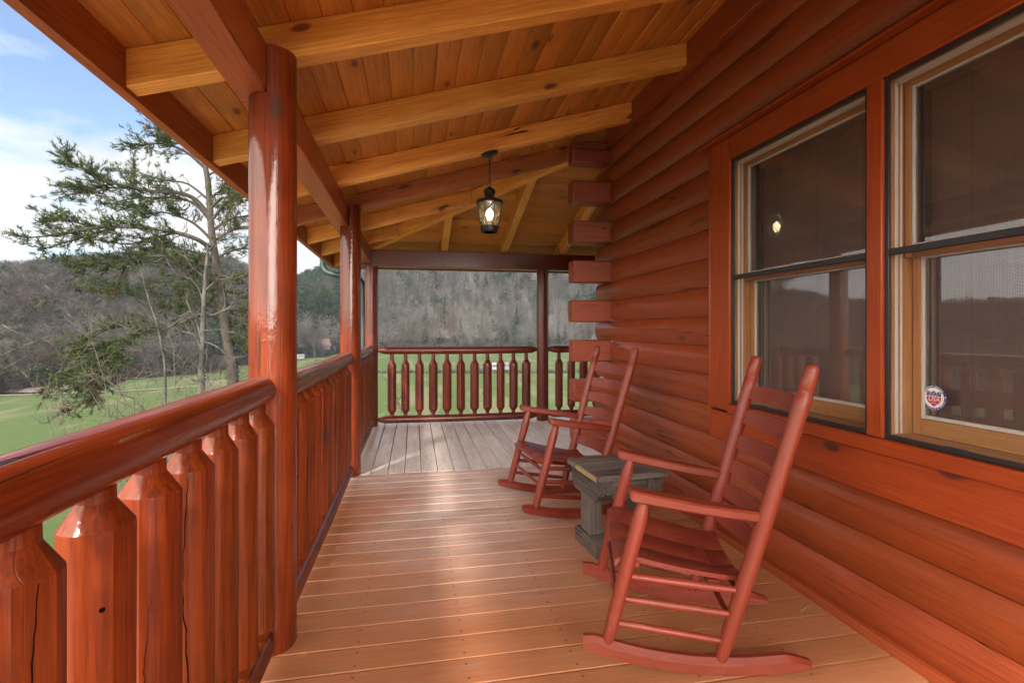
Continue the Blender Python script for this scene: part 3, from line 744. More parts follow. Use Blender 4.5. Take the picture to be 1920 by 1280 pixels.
# ------------------------------------------------------------------ rocking chairs
def lerp(a, b, t): return tuple(a[i] + (b[i] - a[i]) * t for i in range(3))
def mk_chair(name, label, loc, rz, tilt=0.):
    t = thing(name, label, 'rocking chair', loc, rz, 'red rocking chairs')
    CH = M['chair']
    X0, K = .413, .337
    def P(n, s):
        q = dict(fb=(0, .287, .098), rb=(.412, .248, .046), ft=(.140, .279, .618), rt=(.715, .290, 1.125),
                 af=(.088, .300, .652), ar=(.548, .262, .577))[n]
        return (q[0], q[1] * s, q[2])
    for s in (-1, 1):
        # rocker: curved runner, faceted top edge
        mb = MB(); rings = []
        n = 18
        for i in range(n + 1):
            x = -.085 + .815 * i / n; y = (.287 - .0945 * x) * s
            zb = K * (x - X0) ** 2; w = .0265; h = .055
            e = 1.
            if i == 0: e = .72
            if i == n: e = .30
            if i == n - 1: e = .72
            rings.append([(x, y - w, zb), (x, y + w, zb), (x, y + w, zb + h * .62 * e), (x, y + w * .35, zb + h * e), (x, y - w * .35, zb + h * e), (x, y - w, zb + h * .62 * e)])
        mb.loft(rings, smooth=True, gfun=lambda q: (q.x, q.y, q.z)); mb.build('rocker', CH, t, 25)
        # front leg
        mb = MB(); a, b = P('fb', s), P('ft', s); a = (a[0], a[1], a[2] - .012); b = (b[0], b[1], b[2] + .01)
        ts = [0, .03, .1, .25, .5, .7, .84, .90, .95, 1]; rs = [.019, .021, .0235, .0255, .0265, .027, .0275, .026, .0215, .018]
        mb.tube([lerp(a, b, u) for u in ts], rs, 20); mb.build('leg', CH, t, 50)
        # rear post with turned finial
        mb = MB(); a, b = P('rb', s), P('rt', s); a = (a[0], a[1], a[2] - .01)
        ts = [0, .03, .1, .3, .5, .7, .86, .905, .908, .914, .920, .924, .96, .985, .996, 1]
        rs = [q * 1.1 for q in (.0185, .021, .024, .0265, .0268, .0265, .026, .0255, .0230, .0225, .0235, .026, .0225, .0205, .018, .011)]
        mb.tube([lerp(a, b, u) for u in ts], rs, 22); mb.build('back_post', CH, t, 50)
        # arm: thick board, wide in front, narrowing to the post
        mb = MB(); rings = []
        a, b = V(*P('af', s)), V(*P('ar', s)); b = b + (b - a) * .03
        for u, w, e in ((-.012, .030, .6), (0, .034, .92), (.02, .0355, 1), (.25, .037, 1), (.5, .036, 1), (.68, .033, 1), (.82, .026, .95), (.93, .019, .9), (1., .015, .85)):
            c = a + (b - a) * u; hh = .0215 * e; c.y += s * .003
            zt = .006 * math.sin(PI * max(0, min(1, u)))
            r = .007
            rings.append([(c.x, c.y - w + r, c.z - hh), (c.x, c.y + w - r, c.z - hh), (c.x, c.y + w, c.z - hh + r), (c.x, c.y + w, c.z + hh - r - zt), (c.x, c.y + w - r, c.z + hh - zt), (c.x, c.y - w + r, c.z + hh - zt), (c.x, c.y - w, c.z + hh - r - zt), (c.x, c.y - w, c.z - hh + r)])
        mb.loft(rings, gfun=lambda q: (q.x, q.y, q.z)); mb.build('arm', CH, t, 28)
        # side rungs
        for za, zb, r in ((.345, .303, .0145), (.262, .214, .0135), (.172, .112, .0125)):
            fa = (za - .098) / .52; fb = (zb - .046) / 1.079
            a = lerp(P('fb', s), P('ft', s), fa); b = lerp(P('rb', s), P('rt', s), fb)
            mb = MB(); mb.tube([lerp(a, b, u) for u in (.02, .15, .5, .85, .98)], [r * .75, r * .95, r * 1.08, r * .95, r * .75], 14); mb.build('rung', CH, t, 50)
    for z, r in ((.325, .0115), (.235, .011)):
        f = (z - .098) / .52; a = lerp(P('fb', -1), P('ft', -1), f); b = lerp(P('fb', 1), P('ft', 1), f)
        mb = MB(); mb.tube([lerp(a, b, u) for u in (.03, .5, .97)], [r * .85, r * 1.1, r * .85], 14); mb.build('rung', CH, t, 50)
    for z, r in ((.285, .0115), (.185, .011)):
        f = (z - .046) / 1.079; a = lerp(P('rb', -1), P('rt', -1), f); b = lerp(P('rb', 1), P('rt', 1), f)
        mb = MB(); mb.tube([lerp(a, b, u) for u in (.03, .5, .97)], [r * .85, r * 1.1, r * .85], 14); mb.build('rung', CH, t, 50)
    # six bowed ladder slats
    for k, zc in enumerate((.962, .850, .738, .627, .518, .408)):
        f = (zc - .046) / 1.079; a = V(*lerp(P('rb', -1), P('rt', -1), f)); b = V(*lerp(P('rb', 1), P('rt', 1), f))
        up = V(*P('rt', 1)) - V(*P('rb', 1)); up.y = 0; up.normalize(); nrm = V(up.z, 0, -up.x)
        mb = MB(); rings = []; n = 16
        for i in range(n + 1):
            u = .03 + .94 * i / n; c = a + (b - a) * u; q = 1 - (2 * u - 1) ** 2
            c = c + nrm * (.072 * q)
            hlo = -.029 + .004 * q; hhi = .029 + .021 * q
            th = .0048
            rings.append([tuple(c + up * hlo - nrm * th), tuple(c + up * hhi - nrm * th), tuple(c + up * (hhi + .002)), tuple(c + up * hhi + nrm * th), tuple(c + up * hlo + nrm * th)])
        mb.loft(rings, gfun=lambda q: (q.y, q.z, q.x)); mb.build('slat', CH, t, 35)
    # scooped plank seat
    mb = MB(); npl = 3
    def seat(u, v, dz):
        x = .030 + .475 * u; hw = .273 - .066 * u
        z = .432 - .150 * u + .047 * u * u
        if u < .14: z -= .042 * (1 - u / .14) ** 2
        if u > .86: z += .012 * ((u - .86) / .14) ** 2
        z -= .030 * (1 - v * v) * min(1, u * 4)
        return (x, hw * v, z + dz)
    for k in range(npl):
        v0 = -1 + 2 * k / npl + .0016; v1 = -1 + 2 * (k + 1) / npl - .0016
        rings = []
        for i in range(19):
            u = i / 18
            rings.append([seat(u, v0, -.0012), seat(u, v0 + .010, 0), seat(u, (v0 + v1) / 2, 0), seat(u, v1 - .010, 0), seat(u, v1, -.0012), seat(u, v1, -.018), seat(u, v0, -.018)])
        mb.loft(rings, gfun=lambda q: (q.x, q.y, q.z), rn=.5)
    mb.build('seat', M['chair_seat'], t, 40)
    for xx in (.10, .40):
        mb = MB(); z = seat((xx - .03) / .475, .95, 0)[2] - .034; hw = .262 - .14 * (xx - .1)
        mb.beam((xx, -hw, z), (xx, hw, z), .05, .022, bev=.004); mb.build('seat_support', CH, t)
    if tilt:
        t.rotation_euler = (0, tilt, rz)
    return t
mk_chair('rocking_chair', 'nearer red painted wooden rocking chair, below the window beside the bench table', (.788, 2.055, 0), rad(-18.6))
mk_chair('rocking_chair', 'farther red painted wooden rocking chair, in front of the projecting log ends', (.731, 3.470, .006), rad(5.9), rad(.8))

# ------------------------------------------------------------------ weathered bench table between the chairs
tb = thing('bench_table', 'small weathered grey timber bench table between the two rocking chairs', 'side table', (.965, 2.60, 0), rad(5))
BW = M['barn']
mb = MB()
for k in range(3):
    y0 = -.025 + k * .142
    mb.box((-.012 + R.uniform(-.006, .006), y0 + .002, .430), (.425, y0 + .140, .462), 0, .004)
mb.build('top', M['barn_top'], tb)
mb = MB(); mb.box((-.0165, -.020, .434), (-.0125, .255, .4605), 1, .001); mb.build('sawn_edge', M['barn_edge'], tb)
def chamf(x0, x1, y0, y1, z0, z1, c, topside=False):
    """cross beam along y with cut lower (or upper) corners"""
    mb = MB()
    p = [(y0, z1), (y0, z0 + c), (y0 + c, z0), (y1 - c, z0), (y1, z0 + c), (y1, z1)] if not topside else [(y0, z0), (y1, z0), (y1, z1 - c * .6), (y1 - c, z1), (y0 + c, z1), (y0, z1 - c * .6)]
    mb.loft([[(x0, y, z) for y, z in p], [(x1, y, z) for y, z in p]], smooth=False, gfun=lambda q: (q.y, q.z, q.x)); return mb
for x in (.012, .315):
    chamf(x, x + .090, .012, .385, .302, .4295, .045).build('cross_beam', BW, tb)
    mb = MB(); mb.box((x + .006, .135, .088), (x + .084, .262, .302), 2, .004); mb.build('leg', BW, tb)
    chamf(x - .004, x + .094, .03, .325, 0, .088, .022, True).build('foot', BW, tb)
mb = MB(); mb.box((.1025, .020, .318), (.3145, .052, .4295), 0, .003); mb.build('rail', BW, tb)
mb = MB(); mb.box((.1025, .345, .318), (.3145, .377, .4295), 0, .003); mb.build('rail', BW, tb)
mb = MB()
for y in (.05, .10, .15, .205, .30): mb.tube([(.0115, y, .405 - (y * 37 % 1) * .03), (.0095, y, .405 - (y * 37 % 1) * .03)], .0035, 8)
mb.build('nail_heads', M['blackmetal'], tb)

# ------------------------------------------------------------------ hanging lantern
LX, LY = .580, 3.965
LZ = bot(LX) + shear(3.92) - .002
ln = thing('hanging_lantern', 'lit dark bronze lantern hanging on a chain from a roof rafter', 'lantern', (LX, LY, LZ))
BM = M['blackmetal']
mb = MB(); mb.lathe([(.068, -.002), (.07, -.008), (.062, -.018), (.03, -.026), (.010, -.030), (.008, -.045)], seg=32)
cp = mb.build('canopy', BM, ln); cp.rotation_euler = (0, -math.atan(SL), 0)
zt = -.045; zb = 2.385 - LZ; n = 11
mb = MB()
for k in range(n):
    z = zt + (zb - zt) * (k + .5) / n; h = abs(zb - zt) / n * .68; a = k * PI / 2
    pts = [(math.cos(u) * .0075 * math.cos(a), math.cos(u) * .0075 * math.sin(a), z + math.sin(u) * h) for u in [2 * PI * i / 12 for i in range(13)]]
    mb.tube(pts, .0022, 6)
mb.build('chain', BM, ln)
def zz(z): return z - LZ
mb = MB(); mb.tube([(.016 * math.cos(u), 0, zz(2.383) + .016 * math.sin(u)) for u in [2 * PI * i / 16 for i in range(17)]], .003, 6)
mb.lathe([(.006, zz(2.37)), (.012, zz(2.362)), (.030, zz(2.355)), (.042, zz(2.345)), (.046, zz(2.335)), (.044, zz(2.332)), (.047, zz(2.325)), (.045, zz(2.318)), (.038, zz(2.312)),
          (.038, zz(2.285)), (.042, zz(2.277)), (.075, zz(2.268)), (.102, zz(2.258)), (.108, zz(2.247)), (.108, zz(2.236)), (.100, zz(2.232)), (.090, zz(2.236))], seg=36)
mb.build('cap', BM, ln, 30)
rr = lambda u: .0925 - .004 * u - .026 * u * u      # glass radius from top (0) to bottom (1)
zg = lambda u: zz(2.234 - .176 * u)
mb = MB()
for k in range(36): pass
rings = [[(rr(u) * math.cos(2 * PI * k / 36), rr(u) * math.sin(2 * PI * k / 36), zg(u)) for k in range(36)] for u in [i / 12 for i in range(13)]]
mb.loft(rings, caps=False); mb.build('glass_shade', M['seeded'], ln)
mb = MB()
for k in range(8):
    a = 2 * PI * k / 8 + .25
    mb.tube([((rr(u) + .003) * math.cos(a), (rr(u) + .003) * math.sin(a), zg(u)) for u in [i / 8 for i in range(9)]], .0030, 6)
for k in range(4):
    for sg in (-1, 1):
        a0 = 2 * PI * k / 4 + .25 + (0 if sg > 0 else PI / 2)
        mb.tube([((rr(u) + .005) * math.cos(a0 + sg * u * PI / 2), (rr(u) + .005) * math.sin(a0 + sg * u * PI / 2), zg(u)) for u in [i / 14 for i in range(15)]], .0026, 6)
mb.build('cage', BM, ln)
mb = MB(); mb.lathe([(.064, zz(2.058)), (.070, zz(2.058)), (.071, zz(2.045)), (.068, zz(2.035)), (.066, zz(2.022)), (.068, zz(2.014)), (.064, zz(2.010)), (.056, zz(2.010)), (.056, zz(2.030)), (.02, zz(2.034))], seg=36)
mb.build('base', BM, ln, 30)
mb = MB(); mb.lathe([(.020, zz(2.036)), (.020, zz(2.10)), (.014, zz(2.104))], seg=20); mb.build('candle_sleeve', M['candle'], ln)
mb = MB(); mb.lathe([(.010, zz(2.104)), (.016, zz(2.116)), (.028, zz(2.136)), (.0305, zz(2.152)), (.027, zz(2.168)), (.016, zz(2.184)), (.006, zz(2.197))], seg=24)
mb.build('bulb', M['bulb'], ln)
ld = bpy.data.lights.new('lantern_light', 'POINT'); ld.energy = LANTERN_W; ld.color = (1, .72, .40); ld.shadow_soft_size = .03
lo = bpy.data.objects.new('lantern_light', ld); COL.objects.link(lo); lo.location = (LX, LY, 2.153)

# ------------------------------------------------------------------ downspout and deck litter
ds = thing('downspout', 'dark green metal downspout beside the far left corner post', 'downspout', (-.655, 6.88, -.8))
mb = MB()
def W(*p): return (p[0] + .655, p[1] - 6.88, p[2] + .8)
pth = [(-1.20, 7.14, 2.30), (-1.20, 7.14, 2.12), (-1.19, 7.135, 2.06), (-1.155, 7.11, 2.015), (-1.09, 7.09, 1.985), (-.78, 6.98, 1.925), (-.70, 6.93, 1.895), (-.665, 6.90, 1.85), (-.655, 6.88, 1.78), (-.655, 6.88, -.8)]
mb.tube([W(*p) for p in pth], .036, 16); mb.build('pipe', M['gutter'], ds, 60)
mb = MB(); mb.tube([W(-.655, 6.88, 1.42), W(-.655, 6.88, 1.455)], .0395, 16); mb.box(W(-.64, 6.85, 1.428), W(-.59, 6.87, 1.448), 0, .001); mb.build('strap', M['gutter'], ds)
tw = thing('dried_leaf', 'tiny curled dry leaf on the deck next to the baseboard', 'leaf', (1.705, 1.98, .002), rad(20))
mb = MB(); mb.tube([(0, 0, .006), (.02, .006, .010), (.035, .004, .006), (.045, -.012, .005)], [.002, .006, .005, .001], 8, flat=.35)
mb.tube([(0, 0, .006), (-.02, .004, .003), (-.04, -.002, .003)], [.0015, .001, .0006], 6); mb.build('blade', M['grass_dry'], tw)
# ------------------------------------------------------------------ terrain (polar grid around the house)
GZ = -13.0
def sstep(a, b, x):
    t = np.clip((x - a) / (b - a), 0, 1); return t * t * (3 - 2 * t)
# az in degrees from +Y, positive to the right
AZ_T = np.array([-180, -110, -70, -46, -34, -24, -14, -8, 0, 10, 20, 40, 90, 180.])
R0_T = np.array([200, 190, 180, 166, 166, 190, 250, 320, 352, 352, 340, 300, 220, 200.])      # tree line
R1_T = np.array([400, 380, 350, 335, 335, 370, 470, 600, 640, 640, 620, 560, 400, 400.])      # ridge
AZ_E = np.array([-180, -70, -46, -34.3, -29.5, -22.7, -18.2, -13.4, -12.0, -8.5, -5, 0, 12, 20, 40, 180.])
V_E = np.array([606, 600, 592, 534, 516, 500, 508, 548, 548, 516, 494, 462, 450, 462, 520, 606.])   # ridge height in picture rows (ground, without trees)
def tl(az): return np.interp(az, AZ_T, R0_T)
def rid(az): return np.interp(az, AZ_T, R1_T)
TH = math.degrees(math.atan(183 / 955))
def ridge_h(az):
    v = np.interp(az, AZ_E, V_E); ca = np.cos(np.radians(np.clip(az - TH, -55, 55)))
    return 1.25 + (617 - v) / 955 * rid(az) * ca
def pnoise(x, y, s, seed=0.):
    return np.array([mnoise.noise(V(a * s + seed, b * s, seed * .7)) for a, b in zip(np.ravel(x), np.ravel(y))]).reshape(np.shape(x))
def ground_z(x, y, hills=True):
    r = np.hypot(x, y); az = np.degrees(np.arctan2(x, y))
    z = -2.3 - (GZ * -1 - 2.3) * sstep(4, 46, r)
    r0, r1 = tl(az), rid(az); hr = ridge_h(az)
    t = np.clip((r - r0) / (r1 - r0), 0, 1.6)
    tt = np.where(t < 1, 1 - (1 - t) ** 1.6, 1 - .25 * (t - 1))
    tt = np.where(t <= 0, 0, tt)
    hill = (hr - GZ) * tt
    return z + hill if hills else z - np.where(t > 0, 2., 0)
def polar(r_list, az_list):
    rr, aa = np.meshgrid(r_list, np.radians(az_list), indexing='ij')
    x = rr * np.sin(aa); y = rr * np.cos(aa); z = ground_z(x, y, False); r = np.hypot(x, y)
    z = z + pnoise(x, y, .12, 7.) * .10 * np.clip((r - 4) / 10, 0, 1)
    n, m = rr.shape; idx = np.arange(n * m).reshape(n, m)
    f = np.stack([idx[:-1, :-1].ravel(), idx[1:, :-1].ravel(), idx[1:, 1:].ravel(), idx[:-1, 1:].ravel()], 1)
    return np.stack([x.ravel(), y.ravel(), z.ravel()], 1), f[:, ::-1]
def mat_ground():
    t = NT('field_grass'); tc = t.n('TexCoord').outputs['Object']
    n1 = t.noise(tc, .055, 5, .6); n2 = t.noise(tc, .6, 5, .65); n3 = t.noise(tc, 9., 4, .7)
    st = t.noise(t.vmul(tc, (.35, .05, 1)), .5, 4, .6)
    c = t.mix(t.ramp(n3, .3, .7), (.024, .054, .008), (.086, .128, .030))
    c = t.mix(t.ramp(n2, .44, .62, 0, .70), c, (.090, .086, .036))
    c = t.mix(t.ramp(n1, .46, .62, 0, .70), c, (.052, .084, .023))
    c = t.mix(t.ramp(st, .52, .60, 0, .65), c, (.145, .128, .07))
    # bare lot strip by the far railing and leaf litter on the slope
    c = t.mix(t.ramp(t.noise(tc, .19, 4, .6), .58, .64, 0, .7), c, (.115, .09, .055))
    h = t.math('ADD', n3, t.math('MULTIPLY', n2, .5))
    return t.bsdf(c, .9, .15, bump=h, bstr=.7, bdist=.06)
def mat_hill():
    t = NT('forest_floor'); tc = t.n('TexCoord').outputs['Object']
    n1 = t.noise(tc, .03, 5, .6); n2 = t.noise(tc, .5, 5, .7)
    c = t.mix(t.ramp(n2, .3, .7), (.050, .046, .042), (.095, .088, .080)); c = t.mix(t.ramp(n1, .45, .6, 0, .5), c, (.060, .052, .046))
    return t.bsdf(c, .95, .1, bump=n2, bstr=.6, bdist=.5)
rl = [0, 2.5, 5, 8, 11, 15, 19, 24, 30, 36, 43, 52, 63, 78, 96, 120, 150, 185, 225, 270, 320, 380, 450, 540, 650, 800]
azl = list(range(-180, -66, 12)) + list(np.arange(-66, 34, 2.)) + list(range(34, 181, 12))
v, f = polar(rl, azl); o = quick('ground', v, f, mat_ground(), smooth=True); tag(o, kind='structure')
def hill_mesh():
    azs = np.array(list(range(-180, -72, 9)) + list(np.arange(-72, 42, 1.5)) + list(range(42, 181, 9)), float)
    ss = [0, .03, .08, .15, .24, .34, .45, .56, .68, .8, .9, 1., 1.12, 1.3]
    P = []
    for s_ in ss:
        r = tl(azs) + s_ * (rid(azs) - tl(azs)); a = np.radians(azs); x = r * np.sin(a); y = r * np.cos(a)
        z = ground_z(x, y) + .35 - (s_ == 0) * 2.0 + (pnoise(x, y, .03, 11.) * 5) * min(1, s_ * 4) * (s_ <= 1.01)
        P.append(np.stack([x, y, z], 1))
    n, m = len(ss), len(azs); idx = np.arange(n * m).reshape(n, m)
    f = np.stack([idx[:-1, :-1].ravel(), idx[1:, :-1].ravel(), idx[1:, 1:].ravel(), idx[:-1, 1:].ravel()], 1)
    return np.concatenate(P), f[:, ::-1]
v, f = hill_mesh(); o = quick('hills', v, f, mat_hill(), smooth=True); tag(o, kind='structure')
hv = v
def gz1(x, y): return float(ground_z(np.array([x]), np.array([y]))[0])
def pol(az, r):
    a = rad(az); x, y = r * math.sin(a), r * math.cos(a); return x, y, gz1(x, y)
def vis(u, v, zc):
    """world point seen at picture column u, row v, at depth zc"""
    a = (u - 960) / 955; b = (617 - v) / 955; c, s = math.cos(rad(TH)), math.sin(rad(TH))
    return V((a * c + s) * zc, (-a * s + c) * zc, 1.25 + b * zc)

# ------------------------------------------------------------------ distant forest: prototypes as numpy triangles
def tri_sticks(segs):
    """each stick = thin tetra-like pair of crossed triangles"""
    vs = []; fs = []
    for p0, p1, w in segs:
        p0 = np.array(p0); p1 = np.array(p1); d = p1 - p0; L = np.linalg.norm(d) + 1e-9
        a = np.cross(d, (0, 0, 1)); a = a / (np.linalg.norm(a) + 1e-9) if np.linalg.norm(a) > 1e-6 else np.array((1., 0, 0))
        b = np.cross(d, a) / L
        for q in (a, b):
            k = len(vs); vs += [p0 - q * w, p0 + q * w, p1]; fs.append((k, k + 1, k + 2))
    return vs, fs
def proto_bare(rg, n=26):
    h = 1.; segs = [((0, 0, 0), (rg.uniform(-.03, .03), rg.uniform(-.03, .03), .95), .013)]
    for i in range(n):
        t = .28 + .66 * (i / n); a = rg.uniform(0, 2 * PI); L = (.30 - .20 * (t - .28)) * rg.uniform(.6, 1.15)
        p0 = np.array((0, 0, t * .95)); up = rg.uniform(.5, 1.2)
        d = np.array((math.cos(a), math.sin(a), up)); d /= np.linalg.norm(d); p1 = p0 + d * L
        segs.append((p0, p1, .0055))
        for k in range(3):
            q0 = p0 + d * L * rg.uniform(.3, .95); e = d + np.array([rg.gauss(0, .55) for _ in range(3)]); e[2] += .3; e /= np.linalg.norm(e)
            segs.append((q0, q0 + e * L * rg.uniform(.35, .7), .0042))
    return tri_sticks(segs)
def proto_conifer(rg, n=95, slim=.16):
    vs, fs = tri_sticks([((0, 0, 0), (0, 0, .96), .014)])
    for i in range(n):
        t = .16 + .82 * (i / n); rr = slim * (1 - t) ** .75 * rg.uniform(.5, 1.15) + .012; a = rg.uniform(0, 2 * PI)
        c = np.array((math.cos(a) * rr * .45, math.sin(a) * rr * .45, t)); out = np.array((math.cos(a), math.sin(a), -.10 - rg.random() * .25))
        sd = np.array((-math.sin(a), math.cos(a), rg.uniform(-.4, .4)))
        k = len(vs); L = rr * .75; w = rr * .42 + .01
        vs += [c - out * L * .5 - sd * w * .2, c + sd * w + out * L * .2, c + out * L, c - sd * w + out * L * .2]; fs += [(k, k + 1, k + 2), (k, k + 2, k + 3)]
    return vs, fs
def proto_pine(rg, n=120):
    vs, fs = tri_sticks([((0, 0, 0), (.01, 0, .9), .013)] + [((0, 0, t), (math.cos(a) * .15, math.sin(a) * .15, t + .05), .005) for t, a in [(rg.uniform(.4, .85), rg.uniform(0, 6.3)) for _ in range(10)]])
    for i in range(n):
        a = rg.uniform(0, 2 * PI); t = rg.uniform(.40, 1.); r = .20 * math.sqrt(max(0, 1 - ((t - .66) / .36) ** 2)) * math.sqrt(rg.random())
        c = np.array((math.cos(a) * r, math.sin(a) * r, t)); k = len(vs)
        for _ in range(1):
            e1 = np.array([rg.gauss(0, 1) for _ in range(3)]); e1 /= np.linalg.norm(e1); e2 = np.cross(e1, (0, 0, 1)); e2 /= np.linalg.norm(e2) + 1e-6
            s = rg.uniform(.025, .05); vs += [c - e1 * s, c + e2 * s * .8, c + e1 * s, c - e2 * s * .8]; fs += [(k, k + 1, k + 2), (k, k + 2, k + 3)]
    return vs, fs
def scatter(name, protos, items, mat, label, cat):
    VV = []; FF = []; RN = []; k = 0
    pa = [(np.array(v, np.float32), np.array(f, np.int32)) for v, f in protos]
    for (x, y, z, h, w, rz, pi, rn) in items:
        v, f = pa[pi]; c, s = math.cos(rz), math.sin(rz)
        q = np.empty_like(v); q[:, 0] = (v[:, 0] * c - v[:, 1] * s) * h * w + x; q[:, 1] = (v[:, 0] * s + v[:, 1] * c) * h * w + y; q[:, 2] = v[:, 2] * h + z
        VV.append(q); FF.append(f + k); RN.append(np.full(len(v), rn, np.float32)); k += len(v)
    o = quick(name, np.concatenate(VV), np.concatenate(FF), mat, rnd=np.concatenate(RN))
    return tag(o, label, cat, kind='stuff')
def mat_rnd(name, c0, c1, rough=.9, trans=.0):
    t = NT(name); rn = t.attr('rnd').outputs['Fac']; c = t.mix(rn, c0, c1)
    if not trans: return t.bsdf(c, rough, .1)
    d = t.n('BsdfDiffuse'); t.l(c, d.inputs[0]); tl_ = t.n('BsdfTranslucent'); t.l(c, tl_.inputs[0])
    mx = t.n('MixShader'); mx.inputs[0].default_value = trans; t.l(d.outputs[0], mx.inputs[1]); t.l(tl_.outputs[0], mx.inputs[2]); t.l(mx.outputs[0], t.out.inputs[0]); return t.m
def mat_woods():
    t = NT('bare_twigs'); rn = t.attr('rnd').outputs['Fac']; tc = t.n('TexCoord').outputs['Object']
    c = t.mix(rn, (.028, .0255, .023), (.128, .114, .101)); n = t.noise(tc, .022, 4, .6)
    c = t.mix(t.ramp(n, .50, .62, 0, .75), c, (.070, .048, .037)); c = t.mix(t.ramp(n, .36, .46, .65, 0), c, (.040, .044, .034))
    return t.bsdf(c, .9, .1)
M['baretree'] = mat_woods()
M['evergreen'] = mat_rnd('evergreen_far', (.013, .028, .012), (.036, .058, .024), trans=.15)
rg = random.Random(11)
PB = [proto_bare(rg) for _ in range(7)]; PC = [proto_conifer(rg) for _ in range(4)] + [proto_pine(rg) for _ in range(4)]
bare = []; ever = []
def evergreen_p(az, s, x, y):
    n = mnoise.noise(V(x * .016, y * .016, 5.)) + .5 * mnoise.noise(V(x * .05, y * .05, 9.))
    p = n - .30
    if -14 < az < -6.5: p += .9 * min(1, s * 4) * (1 if s > .10 else 0)       # conifer covered knob
    if -29 < az < -17: p += .42 if .08 < s < .65 else .15
    if az < -30: p -= .1
    if az > -5: p += .10 + .10 * math.sin(s * 7) if s > .12 else -.35
    return p
cnt = 0
for _ in range(60000):
    az = rg.uniform(-66, 32)
    r0 = float(tl(az)); r1 = float(rid(az)); rmax = r0 + (r1 - r0) * 1.06
    r = math.sqrt(rg.uniform(r0 * r0, rmax * rmax))
    s = (r - r0) / (r1 - r0)
    dens = .42 if r < 300 else .30
    sm = 1.
    if az < -16: sm = .72; dens *= 1.5
    if az < -36: dens *= .35
    if rg.random() > dens * (1.3 if s < .1 else 1): continue
    a = rad(az); x, y = r * math.sin(a), r * math.cos(a); z = gz1(x, y) - .3
    if rg.random() < max(.02 if az < -14 else .075, min(.92, evergreen_p(az, s, x, y) * 2.2)):
        ever.append((x, y, z, rg.uniform(11, 17) * sm, rg.uniform(1., 1.35), rg.uniform(0, 6.3), rg.randrange(8), rg.random()))
    else:
        pale = rg.random() ** 2.2
        if s < .12: pale = min(1, pale + .40)
        bare.append((x, y, z, rg.uniform(10, 16) * sm, rg.uniform(.9, 1.3), rg.uniform(0, 6.3), rg.randrange(7), pale))
for _ in range(2600):      # scrub along the foot of the woods
    az = rg.uniform(-42, 26); r = float(tl(az)) + rg.uniform(-5, 9); a = rad(az); x, y = r * math.sin(a), r * math.cos(a); z = gz1(x, y) - 1.
    if rg.random() < .16: ever.append((x, y, z, rg.uniform(3, 7), 1.6, rg.uniform(0, 6.3), 4 + rg.randrange(4), rg.random()))
    else: bare.append((x, y, z, rg.uniform(2.5, 6.5), rg.uniform(1.6, 2.6), rg.uniform(0, 6.3), rg.randrange(7), rg.random() * .8))
scatter('bare_forest', PB, bare, M['baretree'], 'leafless grey brown hardwood forest covering the hills behind the fields', 'forest')
scatter('evergreen_forest', PC, ever, M['evergreen'], 'dark green evergreens scattered among the bare trees on the hills', 'forest')

# ------------------------------------------------------------------ branching trees (near and middle distance)
def mat_bark(name, c0, c1, c2, sc_=1.):
    t = NT(name); tc = t.n('TexCoord').outputs['Object']
    n = t.noise(t.vmul(tc, (14 * sc_, 14 * sc_, 4 * sc_)), 1., 5, .65); k = t.noise(tc, 2.2 * sc_, 4, .6)
    c = t.mix(t.ramp(n, .35, .65), c0, c1); c = t.mix(t.ramp(k, .48, .60, 0, .85), c, c2)
    return t.bsdf(c, .9, .15, bump=n, bstr=.8, bdist=.012)
M['pinebark'] = mat_bark('pine_bark', (.022, .018, .015), (.068, .056, .047), (.05, .041, .034))
M['greybark'] = mat_bark('pale_bark', (.022, .019, .017), (.062, .056, .048), (.090, .082, .072))
M['twig'] = mat_bark('twig_bark', (.045, .036, .030), (.095, .08, .068), (.12, .10, .087))
M['needles'] = mat_rnd('pine_needles', (.020, .032, .013), (.080, .100, .036), trans=.3)
M['deadneedles'] = mat_rnd('brown_needles', (.075, .045, .030), (.16, .095, .06), trans=.25)
M['buds'] = mat_rnd('dry_buds', (.07, .042, .028), (.14, .085, .055), trans=.2)
class Tree:
    def __init__(s, rg): s.rg = rg; s.mb = MB(); s.tips = []
    def seg(s, pts, r0, r1, sides=6):
        n = len(pts); s.mb.tube(pts, [r0 + (r1 - r0) * i / (n - 1) for i in range(n)], sides, caps=False)
    def limb(s, p, d, L, r, lev, droop=0., bend=.25, side=3, decay=.62, zbias=.12):
        """wandering limb with side branches"""
        rg = s.rg; n = 6; pts = [V(*p)]; d = V(*d).normalized()
        for i in range(n):
            d = (d + V(rg.gauss(0, bend), rg.gauss(0, bend), rg.gauss(0, bend) + zbias - droop)).normalized(); pts.append(pts[-1] + d * (L / n))
        s.seg(pts, r, r * .3, 5 if lev < 2 else 3)
        if lev > 0:
            for k in range(side):
                i = rg.randint(1, n); q = pts[i]; dd = (pts[i] - pts[i - 1]).normalized()
                ax = V(rg.gauss(0, 1), rg.gauss(0, 1), rg.gauss(0, .6)).normalized(); e = (dd * .7 + ax * .75).normalized()
                s.limb(q, e, L * decay * rg.uniform(.6, 1.1), r * .5 * (1 - .5 * i / n) + .0015, lev - 1, droop, bend, side, decay, zbias)
        else: s.tips.append((pts[-1], d))
        return pts
def spline(pts, n=5):
    """Catmull-Rom"""
    P = [pts[0]] + list(pts) + [pts[-1]]; out = []
    for i in range(1, len(P) - 2):
        for k in range(n):
            t = k / n; a, b, c, d = P[i - 1], P[i], P[i + 1], P[i + 2]
            out.append(.5 * ((2 * b) + (c - a) * t + (2 * a - 5 * b + 4 * c - d) * t * t + (3 * b - a - 3 * c + d) * t ** 3))
    out.append(P[-2]); return out
